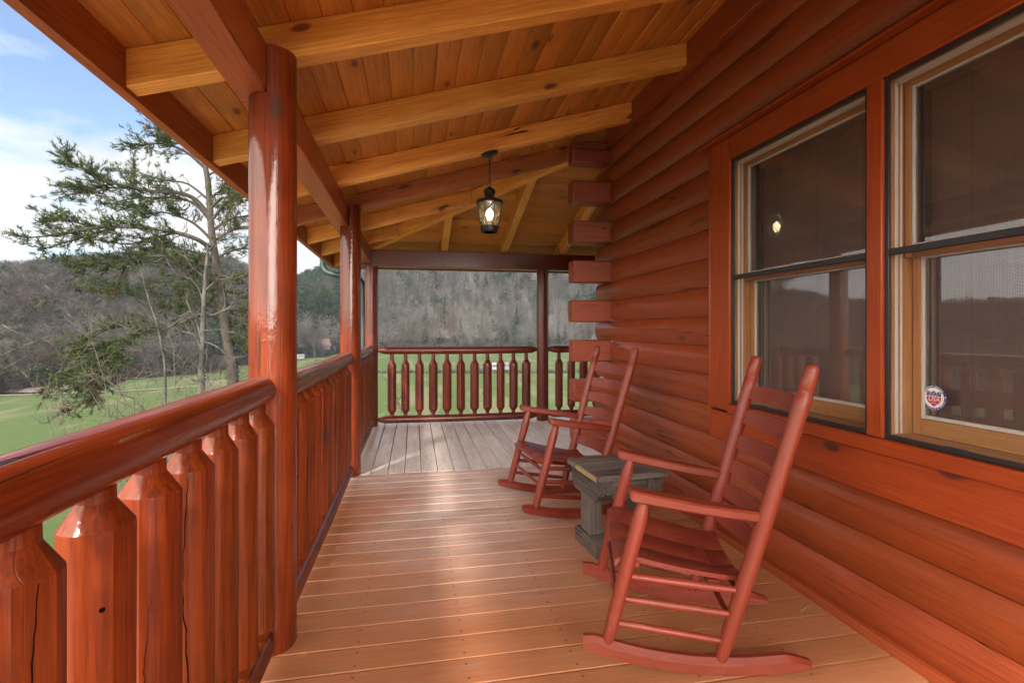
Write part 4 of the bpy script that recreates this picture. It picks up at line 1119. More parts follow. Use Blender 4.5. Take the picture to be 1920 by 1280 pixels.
def tuft_mesh(name, tufts, mat, parent, rg, nb=11, L=.13, w=.016, rnf=None):
    """needle tufts: small sprays of thin blades around a point"""
    VV = []; FF = []; RN = []
    for p, d, s in tufts:
        d = d.normalized(); rn = rg.random() if rnf is None else rnf(rg)
        for _ in range(nb):
            e = (d * 1.0 + V(rg.gauss(0, .55), rg.gauss(0, .55), rg.gauss(0, .45) + .15)).normalized(); l = L * s * rg.uniform(.6, 1.15)
            sd = e.cross(V(rg.gauss(0, 1), rg.gauss(0, 1), rg.gauss(0, 1))).normalized() * (w * s)
            b = p + d * rg.uniform(-.06, .08) * s; k = len(VV)
            VV += [tuple(b - sd * .5), tuple(b + sd * .5), tuple(b + e * l + sd * .25), tuple(b + e * l - sd * .25)]; FF.append((k, k + 1, k + 2, k + 3)); RN += [min(1, max(0, rn + rg.gauss(0, .15)))] * 4
    return quick(name, VV, FF, mat, parent, RN)

# --- the large pine left of the porch ---
def mk_pine():
    rg = random.Random(5); D0 = 16.
    T = Tree(rg); base = vis(446, 760, D0); base = V(base.x, base.y, gz1(base.x, base.y) - .2)
    trunk_px = [(437, 712), (430, 660), (422, 605), (415, 542), (403, 478), (396, 426), (391, 351), (382, 297), (372, 240), (366, 180)]
    P = [base] + [vis(u, v, D0) for u, v in trunk_px]; sp = spline(P, 4)
    n = len(sp); rs = [.185 * (1 - .74 * (i / (n - 1)) ** .9) for i in range(n)]
    T.mb.tube(sp, rs, 12, .10, 2.)
    tufts = []; brown = []
    def limb(px, dz, r, leafy=.4, dens=1., br=.1, sub=.75, droop=0.):
        """px polyline in picture coordinates starting at the trunk, dz = depth drift in metres at the tip"""
        n = len(px); pts = [vis(u, v, D0 + dz * (i / (n - 1))) for i, (u, v) in enumerate(px)]
        sp = spline(pts, 6); m = len(sp)
        T.seg(sp, r, r * .22, 6)
        tot = sum((sp[i + 1] - sp[i]).length for i in range(m - 1))
        k = int(tot * 5.3 * dens)
        for j in range(k):
            t = rg.uniform(leafy * .5, 1) ; i = min(m - 2, int(t * (m - 1))); q = sp[i]; d = (sp[i + 1] - sp[i]).normalized()
            ax = V(rg.gauss(0, 1), rg.gauss(0, 1), rg.gauss(0, .75) - droop).normalized()
            e = (d * .85 + ax * .8 + V(0, 0, .12)).normalized(); L = sub * rg.uniform(.35, 1.1) * (1.15 - .6 * t)
            pts2 = [q]; dd = e
            for _ in range(4):
                dd = (dd + V(rg.gauss(0, .16), rg.gauss(0, .16), rg.gauss(0, .14) + .05 - droop * .2)).normalized(); pts2.append(pts2[-1] + dd * L / 4)
            T.seg(pts2, r * .26 + .004, .004, 3)
            if t < leafy * .8 and rg.random() < .6: continue
            for i2 in range(1, 5):
                for _ in range(2):
                    pp = pts2[i2] + V(rg.gauss(0, .05), rg.gauss(0, .05), rg.gauss(0, .05)); d2 = (dd + V(rg.gauss(0, .5), rg.gauss(0, .5), rg.gauss(0, .3) + .25)).normalized()
                    (brown if rg.random() < br else tufts).append((pp, d2, rg.uniform(.8, 1.35)))
                if rg.random() < .45:
                    e3 = (dd + V(rg.gauss(0, .8), rg.gauss(0, .8), rg.gauss(0, .4))).normalized(); q3 = pts2[i2] + e3 * rg.uniform(.12, .34)
                    T.seg([pts2[i2], q3], .005, .003, 3)
                    for _ in range(2): (brown if rg.random() < br else tufts).append((q3, e3, rg.uniform(.8, 1.3)))
    # left side
    limb([(384, 315), (350, 286), (310, 270), (268, 272), (246, 283)], -.9, .05, .25, 1.5, .1)
    limb([(383, 300), (365, 275), (330, 268), (300, 265)], .8, .04, .3, 1.3, .1)
    limb([(372, 240), (345, 236), (310, 240), (276, 243)], .3, .03, .45, 1.2, .55)
    limb([(391, 375), (352, 345), (310, 338), (270, 327), (243, 316)], .6, .04, .45, 1.0, .15)
    limb([(394, 408), (366, 374), (330, 361), (280, 358), (232, 348), (190, 338), (150, 314), (124, 296)], -1.6, .075, .45, 1.7, .05)
    limb([(250, 352), (210, 352), (160, 356), (104, 374)], -1.8, .04, .1, 1.7, .12)
    limb([(215, 345), (180, 352), (150, 362), (124, 345)], -1.2, .03, .1, 1.5, .12)
    limb([(393, 412), (370, 386), (340, 373), (300, 371), (262, 384), (218, 396)], -.8, .06, .45, 1.5, .03)
    limb([(300, 371), (250, 372), (205, 384)], -.9, .04, .1, 1.5, .03)
    limb([(397, 450), (365, 420), (330, 404), (296, 398), (250, 408)], 1.0, .05, .5, 1.3, .1)
    limb([(399, 470), (372, 450), (330, 436), (280, 428), (220, 425), (160, 430), (110, 440), (48, 446)], -2.2, .08, .40, 1.7, .04)
    limb([(220, 425), (170, 440), (120, 455), (78, 468)], -2.2, .04, .05, 1.6, .06)
    limb([(180, 428), (140, 416), (100, 408), (80, 414)], -2.0, .03, .05, 1.4, .06)
    limb([(330, 436), (280, 448), (240, 458), (200, 452)], -.6, .04, .1, 1.4, .1)
    limb([(402, 490), (370, 474), (330, 466), (300, 462), (262, 470)], .9, .05, .4, 1.3, .12)
    limb([(404, 500), (360, 492), (300, 480), (240, 486), (180, 492), (128, 492)], -1.6, .06, .4, 1.7, .04)
    limb([(408, 525), (370, 512), (345, 503), (322, 493), (240, 491), (190, 488), (146, 500)], -.9, .055, .45, 1.2, .10)
    limb([(330, 495), (306, 474), (270, 468)], .2, .03, .2, 1.2, .1)
    limb([(240, 491), (225, 520), (212, 545)], -.8, .03, .3, .5, .5, .5, .6)
    limb([(412, 540), (360, 545), (300, 556), (240, 552), (190, 548)], .9, .045, .65, .8, .08)
    limb([(200, 550), (160, 545), (104, 562)], -1.2, .02, .5, .9, .05)
    limb([(422, 600), (385, 588), (355, 598), (325, 610), (290, 612), (262, 617), (225, 650), (200, 676), (175, 700), (140, 728)], -3.0, .075, .40, 1.8, .04, .75, .35)
    limb([(300, 612), (255, 610), (200, 618), (160, 640)], -2.4, .04, .1, 1.7, .03, .7, .2)
    limb([(240, 635), (200, 650), (150, 660), (140, 668)], -2.8, .035, .05, 1.6, .04, .7, .3)
    limb([(225, 650), (185, 672), (140, 700), (82, 738)], -3.0, .035, .05, 1.7, .08, .6, .4)
    limb([(230, 655), (200, 700), (170, 740), (115, 768)], -3.0, .03, .1, 1.0, .25, .5, .6)
    limb([(200, 690), (180, 720), (175, 750)], -3.0, .02, .2, .8, .4, .4, .7)
    # right side and behind
    limb([(394, 372), (424, 352), (455, 347), (500, 345)], .6, .045, .2, 1.7, .35)
    limb([(402, 480), (372, 500), (340, 520), (300, 530)], -.5, .035, .2, 1.6, .1)
    limb([(410, 530), (385, 548), (350, 566), (310, 580)], .7, .035, .25, 1.4, .1)
    limb([(418, 570), (400, 575), (370, 572), (340, 585)], -.4, .03, .25, 1.3, .1)
    limb([(416, 560), (440, 600), (462, 640), (480, 690)], .3, .03, .3, 1.3, .15)
    limb([(396, 392), (415, 372), (440, 372), (480, 380)], -.5, .035, .15, 1.7, .3)
    limb([(398, 412), (425, 380), (465, 362), (520, 352)], -.3, .05, .2, 1.7, .35)
    limb([(399, 432), (430, 412), (468, 404), (520, 398)], .8, .05, .15, 1.7, .3)
    limb([(400, 452), (436, 432), (470, 424), (520, 420)], -.6, .045, .15, 1.7, .25)
    limb([(386, 330), (420, 318), (460, 322), (500, 330)], .5, .035, .4, 1.0, .4)
    limb([(404, 485), (430, 472), (460, 466), (510, 470)], .4, .045, .3, 1.5, .18)
    limb([(407, 515), (430, 520), (460, 528), (510, 540)], -.4, .045, .2, 1.6, .12)
    limb([(412, 545), (440, 550), (470, 560), (520, 575)], .6, .04, .2, 1.5, .12)
    limb([(420, 590), (446, 580), (470, 590), (520, 600)], -.5, .04, .3, 1.3, .12)
    limb([(406, 505), (400, 520), (380, 535), (340, 548)], -.8, .04, .3, 1.3, .1)
    limb([(400, 460), (392, 470), (370, 490), (345, 500)], -1.0, .04, .3, 1.2, .1)
    limb([(425, 625), (440, 622), (456, 634), (470, 650)], -.6, .03, .3, 1.2, .1)
    t = thing('pine_tree', 'tall scraggly pine with layered drooping boughs rising left of the porch', 'pine tree', base)
    o = T.mb.build('trunk', M['pinebark'], t, 60, False); rel(o, t)
    rel(tuft_mesh('crown', tufts, M['needles'], t, rg, 9, .115, .0145), t)
    rel(tuft_mesh('dead_needles', brown, M['deadneedles'], t, rg, 8, .10, .013), t)
    return len(tufts)
print('pine tufts', mk_pine())

# --- pale barked bare tree in front of the pine ---
def mk_bare():
    rg = random.Random(21); D0 = 12.; T = Tree(rg)
    b = vis(378, 760, D0); b = V(b.x, b.y, gz1(b.x, b.y) - .2)
    px = [(378, 735), (379, 690), (380, 650), (381, 600), (383, 555), (386, 510), (389, 475), (390, 455)]
    sp = spline([b] + [vis(u, v, D0) for u, v in px], 4); n = len(sp)
    T.mb.tube(sp, [.085 * (1 - .80 * (i / (n - 1))) + .006 for i in range(n)], 10, .10, 3.)
    def br(px, dz, r, lev=2, side=4):
        pts = spline([vis(u, v, D0 + dz * i / (len(px) - 1)) for i, (u, v) in enumerate(px)], 5); T.seg(pts, r, r * .3, 6); m = len(pts)
        for k in range(side * 2):
            i = rg.randint(m // 4, m - 1); d = (pts[i] - pts[i - 1]).normalized(); ax = V(rg.gauss(0, 1), rg.gauss(0, 1), rg.gauss(0, 1)).normalized()
            T.limb(pts[i], (d * .8 + ax * .7), rg.uniform(.35, .9), r * .35 + .002, lev - 1, .0, .2, 3)
    br([(380, 660), (366, 630), (345, 622), (318, 614), (296, 611), (270, 612)], -.5, .036, 3)
    br([(345, 622), (320, 605), (280, 608), (240, 598), (200, 606), (150, 596)], -1.0, .016)
    br([(379, 640), (362, 588), (340, 592), (300, 612)], .5, .030, 3)
    br([(381, 600), (355, 590), (330, 604), (300, 622), (278, 640)], -.7, .020)
    br([(384, 545), (410, 525), (440, 522), (462, 515)], -.3, .022)
    br([(382, 590), (400, 590), (430, 575), (455, 552)], .5, .026)
    br([(381, 620), (410, 618), (440, 625), (465, 628)], -.5, .022)
    br([(380, 680), (350, 678), (320, 660), (270, 630), (200, 600), (150, 590)], -1.2, .014)
    br([(385, 520), (360, 500), (345, 470), (350, 440)], .3, .016)
    br([(386, 500), (400, 470), (420, 440), (440, 430)], .2, .016)
    br([(380, 640), (410, 652), (440, 690), (452, 740)], -.4, .018)
    br([(379, 705), (400, 712), (430, 708), (470, 716)], -.5, .016)
    br([(383, 575), (372, 540), (352, 520), (330, 515)], .2, .018)
    t = thing('bare_tree', 'pale barked leafless tree standing in front of the pine', 'tree', b); rel(T.mb.build('trunk', M['greybark'], t, 60, False), t)
    # leaning dead stem
    b2 = vis(300, 625, 11.); b2 = V(b2.x, b2.y, gz1(b2.x, b2.y)); T = Tree(rg)
    T.seg(spline([vis(255, 478, 11.), vis(268, 520, 11.), vis(280, 565, 11.), vis(294, 606, 11.), vis(303, 650, 11.), vis(310, 720, 11.), b2 + V(.1, 0, -.1)], 4), .008, .030, 6)
    for i, (u, v) in enumerate([(258, 490), (265, 512), (275, 545), (284, 575), (290, 600), (296, 620)]):
        for s in (-1, 1): T.limb(vis(u, v, 11.), (s * .7, rg.uniform(-.5, .5), .5), rg.uniform(.3, .7), .006, 1, .0, .2, 3)
    t = thing('dead_sapling', 'thin pale leaning dead sapling left of the bare tree', 'sapling', b2); rel(T.mb.build('trunk', M['greybark'], t, 60, False), t)
mk_bare()

# --- twiggy bushes below the trees ---
def mk_bush(u, v, D, n, L, label, seed, lev=2, spread=.8, buds=.5):
    rg = random.Random(seed); T = Tree(rg); b = vis(u, v, D); b = V(b.x, b.y, gz1(b.x, b.y) - .05)
    topz = vis(u, v, D).z
    for k in range(n):
        a = rg.uniform(0, 2 * PI); d = V(math.cos(a) * spread * rg.random(), math.sin(a) * spread * rg.random(), 1.)
        h = (topz - b.z) * rg.uniform(.6, 1.15); q = b + V(math.cos(a) * .5 * spread, math.sin(a) * .5 * spread, 0) * rg.random()
        pts = T.limb(q, d, h, .016, 0, 0, .12)
        for i in range(2, 7):
            for _ in range(3): T.limb(pts[i], (rg.gauss(0, 1), rg.gauss(0, 1), rg.uniform(-.2, .9)), L * rg.uniform(.5, 1.1), .0065, lev - 1, .02, .22, 4)
    t = thing('bare_bush', label, 'bush', b, 0, 'bare bushes below the porch'); rel(T.mb.build('stems', M['twig'], t, 60, False), t)
    if buds: rel(tuft_mesh('dry_leaves', [(p, d, 1.) for p, d in T.tips if rg.random() < buds], M['buds'], t, rg, 2, .034, .015), t)
mk_bush(300, 640, 10.5, 9, .75, 'twiggy brown bush under the drooping pine bough, above the railing', 31)
mk_bush(345, 660, 13., 8, .8, 'twiggy brown bush left of the pale bare trunk', 32)
mk_bush(440, 650, 11., 8, .75, 'twiggy bush between the bare tree and the nearest post', 33)
mk_bush(255, 720, 9.5, 5, .6, 'sparse low twigs below the drooping pine bough', 34, 2, .8, .3)
mk_bush(600, 690, 20., 6, .8, 'thin pale brush seen right of the nearest post', 35, 2, .8, .2)
mk_bush(930, 735, 14., 4, .6, 'thin dark twigs seen through the far railing balusters', 36, 2, .7, 0)
mk_bush(760, 735, 13., 4, .5, 'thin twigs behind the left balusters of the far railing', 37, 2, .7, 0)
mk_bush(1050, 745, 13., 5, .5, 'dry twigs beyond the far railing beside the last post', 38, 2, .7, .2)
# --- branches reaching in from the left ---
def mk_sapling():
    rg = random.Random(44); T = Tree(rg); D = 13.; b = vis(-60, 640, D); b = V(b.x, b.y, gz1(b.x, b.y) - .1)
    T.seg(spline([b, vis(-62, 800, D), vis(-58, 680, D), vis(-50, 560, D), vis(-56, 470, D)], 5), .06, .012, 8)
    for px in ([(-58, 660), (-20, 640), (20, 612), (62, 578)], [(-58, 690), (-10, 672), (40, 650), (98, 628)], [(-55, 600), (-20, 600), (10, 612), (50, 632)], [(-58, 720), (-10, 700), (50, 668)]):
        pts = spline([vis(u, v, D - .6 * i) for i, (u, v) in enumerate(px)], 5); T.seg(pts, .022, .006, 5)
        for k in range(9):
            i = rg.randint(4, len(pts) - 1); T.limb(pts[i], (pts[i] - pts[i - 1]).normalized() + V(rg.gauss(0, .5), rg.gauss(0, .5), rg.gauss(0, .5)), rg.uniform(.25, .6), .006, 1, 0, .2, 3)
    t = thing('bare_tree', 'bare pale branches reaching in from the left edge above the field', 'tree', b); rel(T.mb.build('trunk', M['greybark'], t, 60, False), t)
mk_sapling()
# --- trees along the tree line one can tell apart ---
def mk_lone(u, vt, vb, D, seed, label, group, lev=2, mat='greybark', w=1., name='bare_tree'):
    rg = random.Random(seed); T = Tree(rg); b = vis(u, vb, D); b = V(b.x, b.y, gz1(b.x, b.y) - .1); h = vis(u, vt, D).z - b.z
    pts = [b + V(rg.gauss(0, .012), rg.gauss(0, .012), 0) * h * (i > 0) + V(0, 0, h * i / 7) for i in range(8)]
    T.seg(pts, .020 * h * w, .004 * h, 6)
    for k in range(22):
        i = rg.randint(2, 7); a = rg.uniform(0, 2 * PI)
        T.limb(pts[i], (math.cos(a), math.sin(a), rg.uniform(.5, 1.3)), h * .22 * rg.uniform(.6, 1.2) * (1.2 - i / 10), .0065 * h * w, lev - 1, 0, .16, 4)
    t = thing(name, label, 'tree', b, 0, group); rel(T.mb.build('trunk', M[mat], t, 60, False), t)
G1 = 'bare trees standing along the field edges'
mk_lone(590, 632, 668, 215, 51, 'white trunked tree beside the rusty roofed barn', G1, 2, 'greybark', 1.1)
mk_lone(60, 590, 700, 158, 52, 'pale straight trunk at the left tree line, second from the frame edge', G1)
mk_lone(98, 585, 700, 160, 53, 'pale straight trunk at the left tree line, above the dirt pile', G1)
mk_lone(127, 592, 700, 162, 54, 'pale trunk at the tree line just left of the drooping pine bough', G1)
mk_lone(20, 600, 700, 160, 55, 'pale trunk at the tree line nearest the left frame edge', G1)
for i, (u, vt, lab) in enumerate(((822, 664, 'dark bare tree in the far field behind the fourth far baluster'), (878, 668, 'small bare tree left of the dark trailer in the field'),
                                  (1000, 655, 'bare tree in the field just left of the far post'), (1010, 668, 'low bare tree touching the left side of the far post'), (1062, 660, 'slim bare tree in the field right of the far post'),
                                  (975, 668, 'bare tree in the field right of the white camper'), (848, 672, 'small bare tree by the brush line left of the vehicles'))):
    mk_lone(u, vt, 700, 170 + 4 * i, 60 + i, lab, G1, 2, 'twig', .8)
M['ever2'] = mat_rnd('evergreen_near', (.018, .040, .016), (.06, .10, .035), trans=.2)
def mk_ever(u, vt, vb, D, seed, label, kind):
    rg = random.Random(seed); b = vis(u, vb, D); b = V(b.x, b.y, gz1(b.x, b.y) - .1); h = vis(u, vt, D).z - b.z
    v, f = (proto_conifer(rg, 420, .24) if kind == 'c' else proto_pine(rg, 650)); v = np.array(v) * h
    t = thing('evergreen_tree', label, 'evergreen tree', b, 0, 'evergreens at the field edge')
    quick('crown', v[6:], np.array(f[2:]) - 6, M['ever2'], t, [rg.random() for _ in v[6:]])
    mb = MB(); mb.tube([(0, 0, 0), (0, 0, h * .9)], [h * .014, h * .004], 6); mb.build('trunk', M['pinebark'], t)
mk_ever(-6, 600, 702, 155, 71, 'dark evergreen at the left frame edge above the field', 'p')
mk_ever(30, 622, 702, 158, 74, 'short dark evergreen right of the frame edge evergreen', 'p')
mk_ever(88, 606, 660, 172, 72, 'rounded evergreen above the tree line, left of two', 'p')
mk_ever(115, 600, 660, 174, 73, 'rounded evergreen above the tree line, right of two', 'p')

# ------------------------------------------------------------------ farm things in the valley
M['rust'] = wood('rusty_tin', (.055, .032, .026), (.105, .064, .054), (.15, .098, .085), rough=.8, tint=.2, wear=.5, wearcol=(.24, .20, .18))
M['oldwood'] = plain('old_barn_boards', (.085, .072, .065), .9, var=.3, scale=3)
M['white'] = plain('white_panel', (.115, .115, .125), .5, var=.06); M['dark'] = plain('dark_panel', (.045, .045, .05), .5, var=.3); M['greyp'] = plain('grey_panel', (.20, .20, .21), .6)
M['soil'] = plain('turned_soil', (.13, .09, .066), .95, var=.4, scale=.6, bump=.8, bdist=.2); M['sand'] = plain('pale_gravel', (.20, .17, .13), .95, var=.2, scale=.5)
def ground_at(u, D, v=690):
    p = vis(u, v, D); return V(p.x, p.y, gz1(p.x, p.y))
def mk_barn():
    p = ground_at(598, 285); t = thing('barn', 'small grey barn with a rusty tin roof across the field', 'barn', p, rad(24)); t.scale = (.8, .8, .8)
    mb = MB(); mb.box((-6.5, -4.2, -.3), (6.5, 4.2, 3.6), 0, .05); mb.loft([[(-6.5, -4.2, 3.6), (-6.5, 4.2, 3.6), (-6.5, 0, 7.4)], [(6.5, -4.2, 3.6), (6.5, 4.2, 3.6), (6.5, 0, 7.4)]], smooth=False); mb.build('wall', M['oldwood'], t)
    for s in (-1, 1):
        mb = MB(); mb.loft([[(-7, 0, 7.62), (-7, s * 5.1, 2.95), (-7, s * 5.1, 3.1), (-7, 0, 7.8)], [(7, 0, 7.62), (7, s * 5.1, 2.95), (7, s * 5.1, 3.1), (7, 0, 7.8)]], smooth=False); mb.build('roof', M['rust'], t)
    mb = MB(); mb.box((6.52, -1.8, -.2), (6.6, 1.8, 3.1)); mb.build('door', M['dark'], t)
    mb = MB(); mb.loft([[(6.62, -4.4, 3.3), (6.62, 4.4, 3.3), (6.62, 4.4, 3.45), (6.62, -4.4, 3.45)], [(10.2, -4.4, 2.5), (10.2, 4.4, 2.5), (10.2, 4.4, 2.65), (10.2, -4.4, 2.65)]], smooth=False); mb.build('lean_to_roof', M['rust'], t)
    for y in (-4.2, 0, 4.2):
        mb = MB(); mb.box((9.9, y - .12, -.3), (10.14, y + .12, 2.52)); mb.build('lean_to_post', M['oldwood'], t)
mk_barn()
def mk_vehicle(name, u, D, L, W, Hh, label, cat, mat, rz, hitch=True):
    p = ground_at(u, D); t = thing(name, label, cat, p, rad(rz))
    mb = MB(); mb.box((-L / 2, -W / 2, .55), (L / 2, W / 2, Hh), 0, .18); mb.build('body', mat, t)
    for s in (-1, 1):
        for x in (-.45, .45):
            mb = MB(); mb.tube([(x, s * (W / 2 - .22), .36), (x, s * (W / 2 + .01), .36)], .36, 14); mb.build('wheel', M['dark'], t)
        for x in (-L * .3, L * .05, L * .32):
            mb = MB(); y0, y1 = sorted((s * (W / 2 + .004), s * (W / 2 + .03))); mb.box((x - .45, y0, Hh * .56), (x + .45, y1, Hh * .8), 0, .01); mb.build('window', M['dark'], t)
    mb = MB(); mb.beam((L / 2, 0, .6), (L / 2 + 1.1, 0, .5), .12, .12); mb.build('hitch', M['dark'], t)
mk_vehicle('camper_trailer', 951, 172, 3.6, 2.2, 3.1, 'white camper trailer in the field behind the far railing', 'camper', M['white'], 10)
mk_vehicle('utility_trailer', 927, 172, 1.9, 1.9, 2.9, 'grey boxy trailer left of the white camper in the field', 'trailer', M['greyp'], 5)
mk_vehicle('farm_wagon', 904, 172, 2.0, 1.6, 1.7, 'low dark wagon farthest left of the parked trailers', 'wagon', M['dark'], 15)
mk_vehicle('box_trailer', 561, 235, 4.6, 2.2, 2.7, 'white box trailer in the field just right of the nearest post', 'trailer', M['white'], 12)
# brush line crossing the far field, soil heap, gravel track
M['brush'] = plain('dead_brush', (.035, .030, .022), .95)
rg = random.Random(90); T = Tree(rg)
for k in range(260):
    u = rg.uniform(640, 1190); p = ground_at(u, 166 + rg.uniform(-2.5, 2.5)); h = rg.uniform(.5, 1.5)
    for _ in range(9): T.seg([p, p + V(rg.gauss(0, .7), rg.gauss(0, .4), h * rg.uniform(.4, 1.2))], .07, .03, 3)
o = T.mb.build('brush_line', M['brush'], None, 60, False); tag(o, 'low dark brush line crossing the far field behind the railing', 'brush', kind='stuff')
def ribbon(name, pts, w, mat, dz=.05):
    vs = []; fs = []
    sp = spline(pts, 8)
    for i, p in enumerate(sp):
        d = (sp[min(i + 1, len(sp) - 1)] - sp[max(0, i - 1)]).normalized(); s = V(-d.y, d.x, 0).normalized() * w
        for q in (p - s, p + s): vs.append((q.x, q.y, gz1(q.x, q.y) + dz + .12))
        if i: k = 2 * i; fs.append((k - 2, k - 1, k + 1, k))
    o = quick(name, vs, fs, mat, smooth=True); tag(o, kind='structure')
ribbon('dirt_road', [ground_at(u, D) for u, D in ((-260, 140), (-80, 150), (60, 154), (140, 157), (240, 190), (330, 235), (420, 275))], 1.6, M['sand'])
ribbon('gravel_path', [ground_at(u, D) for u, D in ((-200, 104), (-40, 108), (120, 112), (260, 118), (400, 130))], .7, M['sand'])
def mk_bounce_strip():  # pale strip beside the porch, added out of view to bounce sunlight upward
    vs = []; fs = []; n, m = 10, 22
    for i in range(n):
        for j in range(m):
            x = -6.2 + 5.3 * i / (n - 1) + .15 * math.sin(j * 1.7) * (i == 0); y = -9 + 14.2 * j / (m - 1); vs.append((x, y, gz1(x, y) + .14))
    for i in range(n - 1):
        for j in range(m - 1): fs.append((i * m + j, (i + 1) * m + j, (i + 1) * m + j + 1, i * m + j + 1))
    tag(quick('bounce_strip', vs, fs, plain('bounce_gravel', (.56, .48, .38), .95, var=.25, scale=12., bump=.6, bdist=.02), smooth=True), kind='structure')
mk_bounce_strip()
def mk_soil():
    vs = []; fs = []; n, m = 46, 16
    for i in range(n):
        for j in range(m):
            u = -70 + 215 * i / (n - 1); D = 116 + 26 * j / (m - 1); p = ground_at(u, D)
            e = min(1, 4 * min(i / (n - 1), 1 - i / (n - 1))) * math.sin(PI * j / (m - 1)) ** .6
            z = (.25 + 1.5 * max(0, mnoise.noise(V(p.x * .10, p.y * .12, 2.)) + .12) + .5 * mnoise.noise(V(p.x * .4, p.y * .4, 4.))) * e
            vs.append((p.x, p.y, p.z + z - .15 + .2 * e))
    for i in range(n - 1):
        for j in range(m - 1): fs.append((i * m + j, (i + 1) * m + j, (i + 1) * m + j + 1, i * m + j + 1))
    o = quick('soil_heap', vs, fs, M['soil'], smooth=True); tag(o, 'long brown heap of turned soil at the left field edge', 'soil heap', kind='stuff')
mk_soil()
def mk_lot():
    vs = []; fs = []; n = 14
    for i in range(n):
        for j in range(8):
            x = 2.6 + 5. * i / (n - 1) + .5 * math.sin(j); y = 11 + 9 * j / 7; vs.append((x, y, gz1(x, y) + .16))
    for i in range(n - 1):
        for j in range(7): fs.append((i * 8 + j, (i + 1) * 8 + j, (i + 1) * 8 + j + 1, i * 8 + j + 1))
    tag(quick('gravel_lot', vs, fs, M['sand'], smooth=True), kind='structure')
mk_lot()

# ------------------------------------------------------------------ valley air
def mk_haze():
    mb = MB(); mb.box((-900, -900, -18.5), (900, 900, 150), 0, 0)
    t = NT('valley_air'); v = t.n('VolumePrincipled'); v.inputs['Color'].default_value = (.86, .90, 1., 1); v.inputs['Density'].default_value = HAZE; v.inputs['Anisotropy'].default_value = .2
    t.l(v.outputs[0], t.out.inputs['Volume']); o = mb.build('haze', t.m); tag(o, 'thin pale blue haze filling the valley air', 'haze', kind='stuff')
if HAZE > 0: mk_haze()

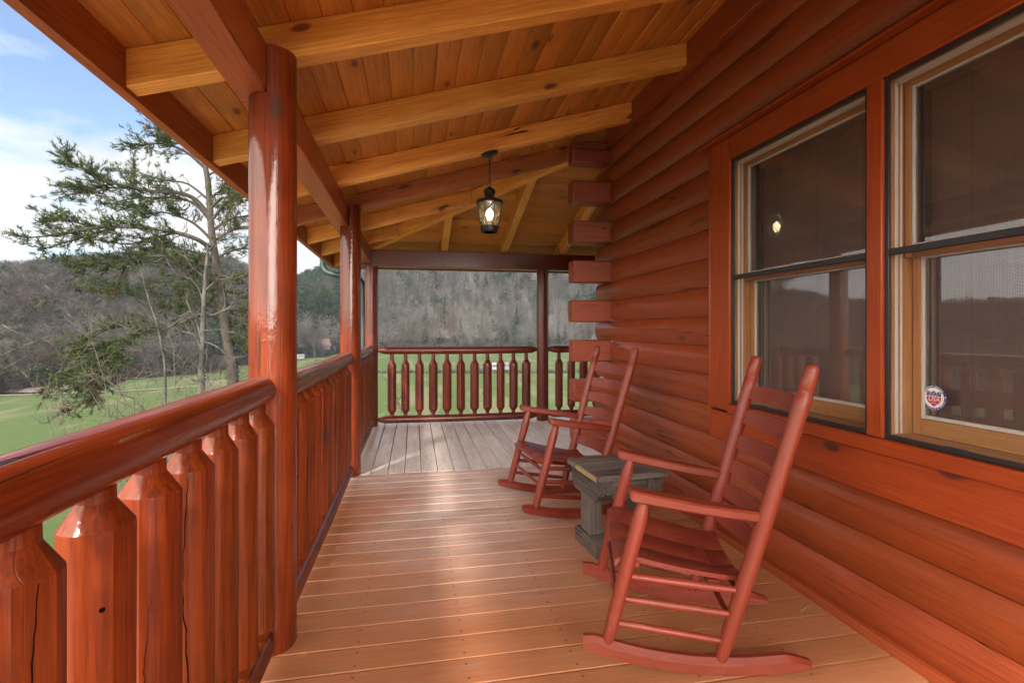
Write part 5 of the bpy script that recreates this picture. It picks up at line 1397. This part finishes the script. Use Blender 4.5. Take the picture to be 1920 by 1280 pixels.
# ------------------------------------------------------------------ sky, sun, camera
SUN_EL, SUN_AZ = 40., 211.          # azimuth clockwise from +Y
def mk_world():
    w = bpy.data.worlds.new('World'); sc.world = w; w.use_nodes = True; nt = w.node_tree; nt.nodes.clear()
    class WT(NT):
        def __init__(s): s.t = nt
    t = WT(); out = t.n('OutputWorld')
    sky = t.n('TexSky'); sky.sky_type = 'NISHITA'; sky.sun_disc = False; sky.sun_elevation = rad(SUN_EL); sky.sun_rotation = rad(SUN_AZ)
    sky.air_density = 1.0; sky.dust_density = .6; sky.ozone_density = 3.
    tc = t.n('TexCoord').outputs['Generated']; sp = t.n('SeparateXYZ'); t.l(tc, sp.inputs[0])
    zc = t.math('ADD', t.math('MAXIMUM', sp.outputs[2], 0.), .16)
    cb = t.n('CombineXYZ'); t.l(t.math('DIVIDE', sp.outputs[0], zc), cb.inputs[0]); t.l(t.math('DIVIDE', sp.outputs[1], zc), cb.inputs[1]); cb.inputs[2].default_value = CLOUD_SEED
    n1 = t.noise(cb.outputs[0], .95, 7, .58, .4); n2 = t.noise(cb.outputs[0], 2.6, 6, .6, .2)
    n = t.math('ADD', t.math('MULTIPLY', n1, .75), t.math('MULTIPLY', n2, .25))
    cov = t.ramp(sp.outputs[2], .20, .40, .16, -.15)            # more cloud low down
    sund = (math.sin(rad(SUN_AZ)) * math.cos(rad(SUN_EL)), math.cos(rad(SUN_AZ)) * math.cos(rad(SUN_EL)), math.sin(rad(SUN_EL)))
    def lobe(d, lo, hi):  # bright patch added to the sky out of view as fill light
        dp = t.n('VectorMath', operation='DOT_PRODUCT'); t.l(tc, dp.inputs[0]); dp.inputs[1].default_value = Vector(d).normalized()
        return t.ramp(dp.outputs['Value'], lo, hi)
    back = lobe((.25, -1, .20), .91, .99); left = lobe((-.95, -.42, .30), .15, .9)
    front = lobe((-.585, .527, .616), .95, .99)
    bl = lobe((-.62, -.78, .20), .55, .97)
    glow = t.math('ADD', t.math('ADD', t.math('ADD', t.math('MULTIPLY', back, FILL_BACK), t.math('MULTIPLY', bl, FILL_BL)), t.math('MULTIPLY', left, FILL_LEFT)), t.math('MULTIPLY', front, FILL_FRONT))
    back = t.math('MAXIMUM', t.math('MAXIMUM', t.math('MAXIMUM', back, bl), left), front)
    m = t.ramp(t.math('ADD', t.math('ADD', n, cov), t.math('MULTIPLY', back, .30)), .47, .60)
    lum = t.math('MULTIPLY', t.ramp(n2, .3, .7, .82, 1.08), t.math('ADD', CLOUD_L, glow))
    cc = t.n('CombineXYZ')
    for i, (k, q) in enumerate(((.97, .0), (.985, -.075), (1.0, -.20))): t.l(t.math('MULTIPLY', lum, t.math('ADD', k, t.math('MULTIPLY', back, q))), cc.inputs[i])
    b1 = t.n('Background'); t.l(sky.outputs[0], b1.inputs[0]); b1.inputs[1].default_value = SKY_S
    b2 = t.n('Background'); t.l(cc.outputs[0], b2.inputs[0]); b2.inputs[1].default_value = 1.
    mx = t.n('MixShader'); t.l(m, mx.inputs[0]); t.l(b1.outputs[0], mx.inputs[1]); t.l(b2.outputs[0], mx.inputs[2]); t.l(mx.outputs[0], out.inputs[0])
    w.cycles.sampling_method = 'MANUAL'; w.cycles.sample_map_resolution = 1024
mk_world()
sd = bpy.data.lights.new('sun', 'SUN'); sd.energy = SUN_S; sd.angle = rad(SUN_A); sd.color = (1, .95, .87)
so = bpy.data.objects.new('sun', sd); COL.objects.link(so)
dv = Vector((math.sin(rad(SUN_AZ)) * math.cos(rad(SUN_EL)), math.cos(rad(SUN_AZ)) * math.cos(rad(SUN_EL)), math.sin(rad(SUN_EL))))
so.rotation_euler = dv.to_track_quat('Z', 'Y').to_euler(); so.location = (-8, -14, 20)

cd = bpy.data.cameras.new('camera'); co = bpy.data.objects.new('camera', cd); COL.objects.link(co)
cd.sensor_width = 36; cd.lens = 955 / 1920 * 36; cd.shift_y = -23 / 1920; cd.clip_start = .05; cd.clip_end = 3000
co.location = (0, 0, 1.25); co.rotation_euler = (rad(90), 0, -rad(TH)); sc.camera = co
sc.view_settings.view_transform = 'Standard'; sc.view_settings.look = 'None'; sc.view_settings.exposure = EXPO; sc.view_settings.gamma = 1.0
sc.cycles.max_bounces = 10; sc.cycles.diffuse_bounces = 6; sc.cycles.glossy_bounces = 5; sc.cycles.transparent_max_bounces = 16
sc.cycles.sample_clamp_indirect = 8; sc.cycles.use_denoising = True
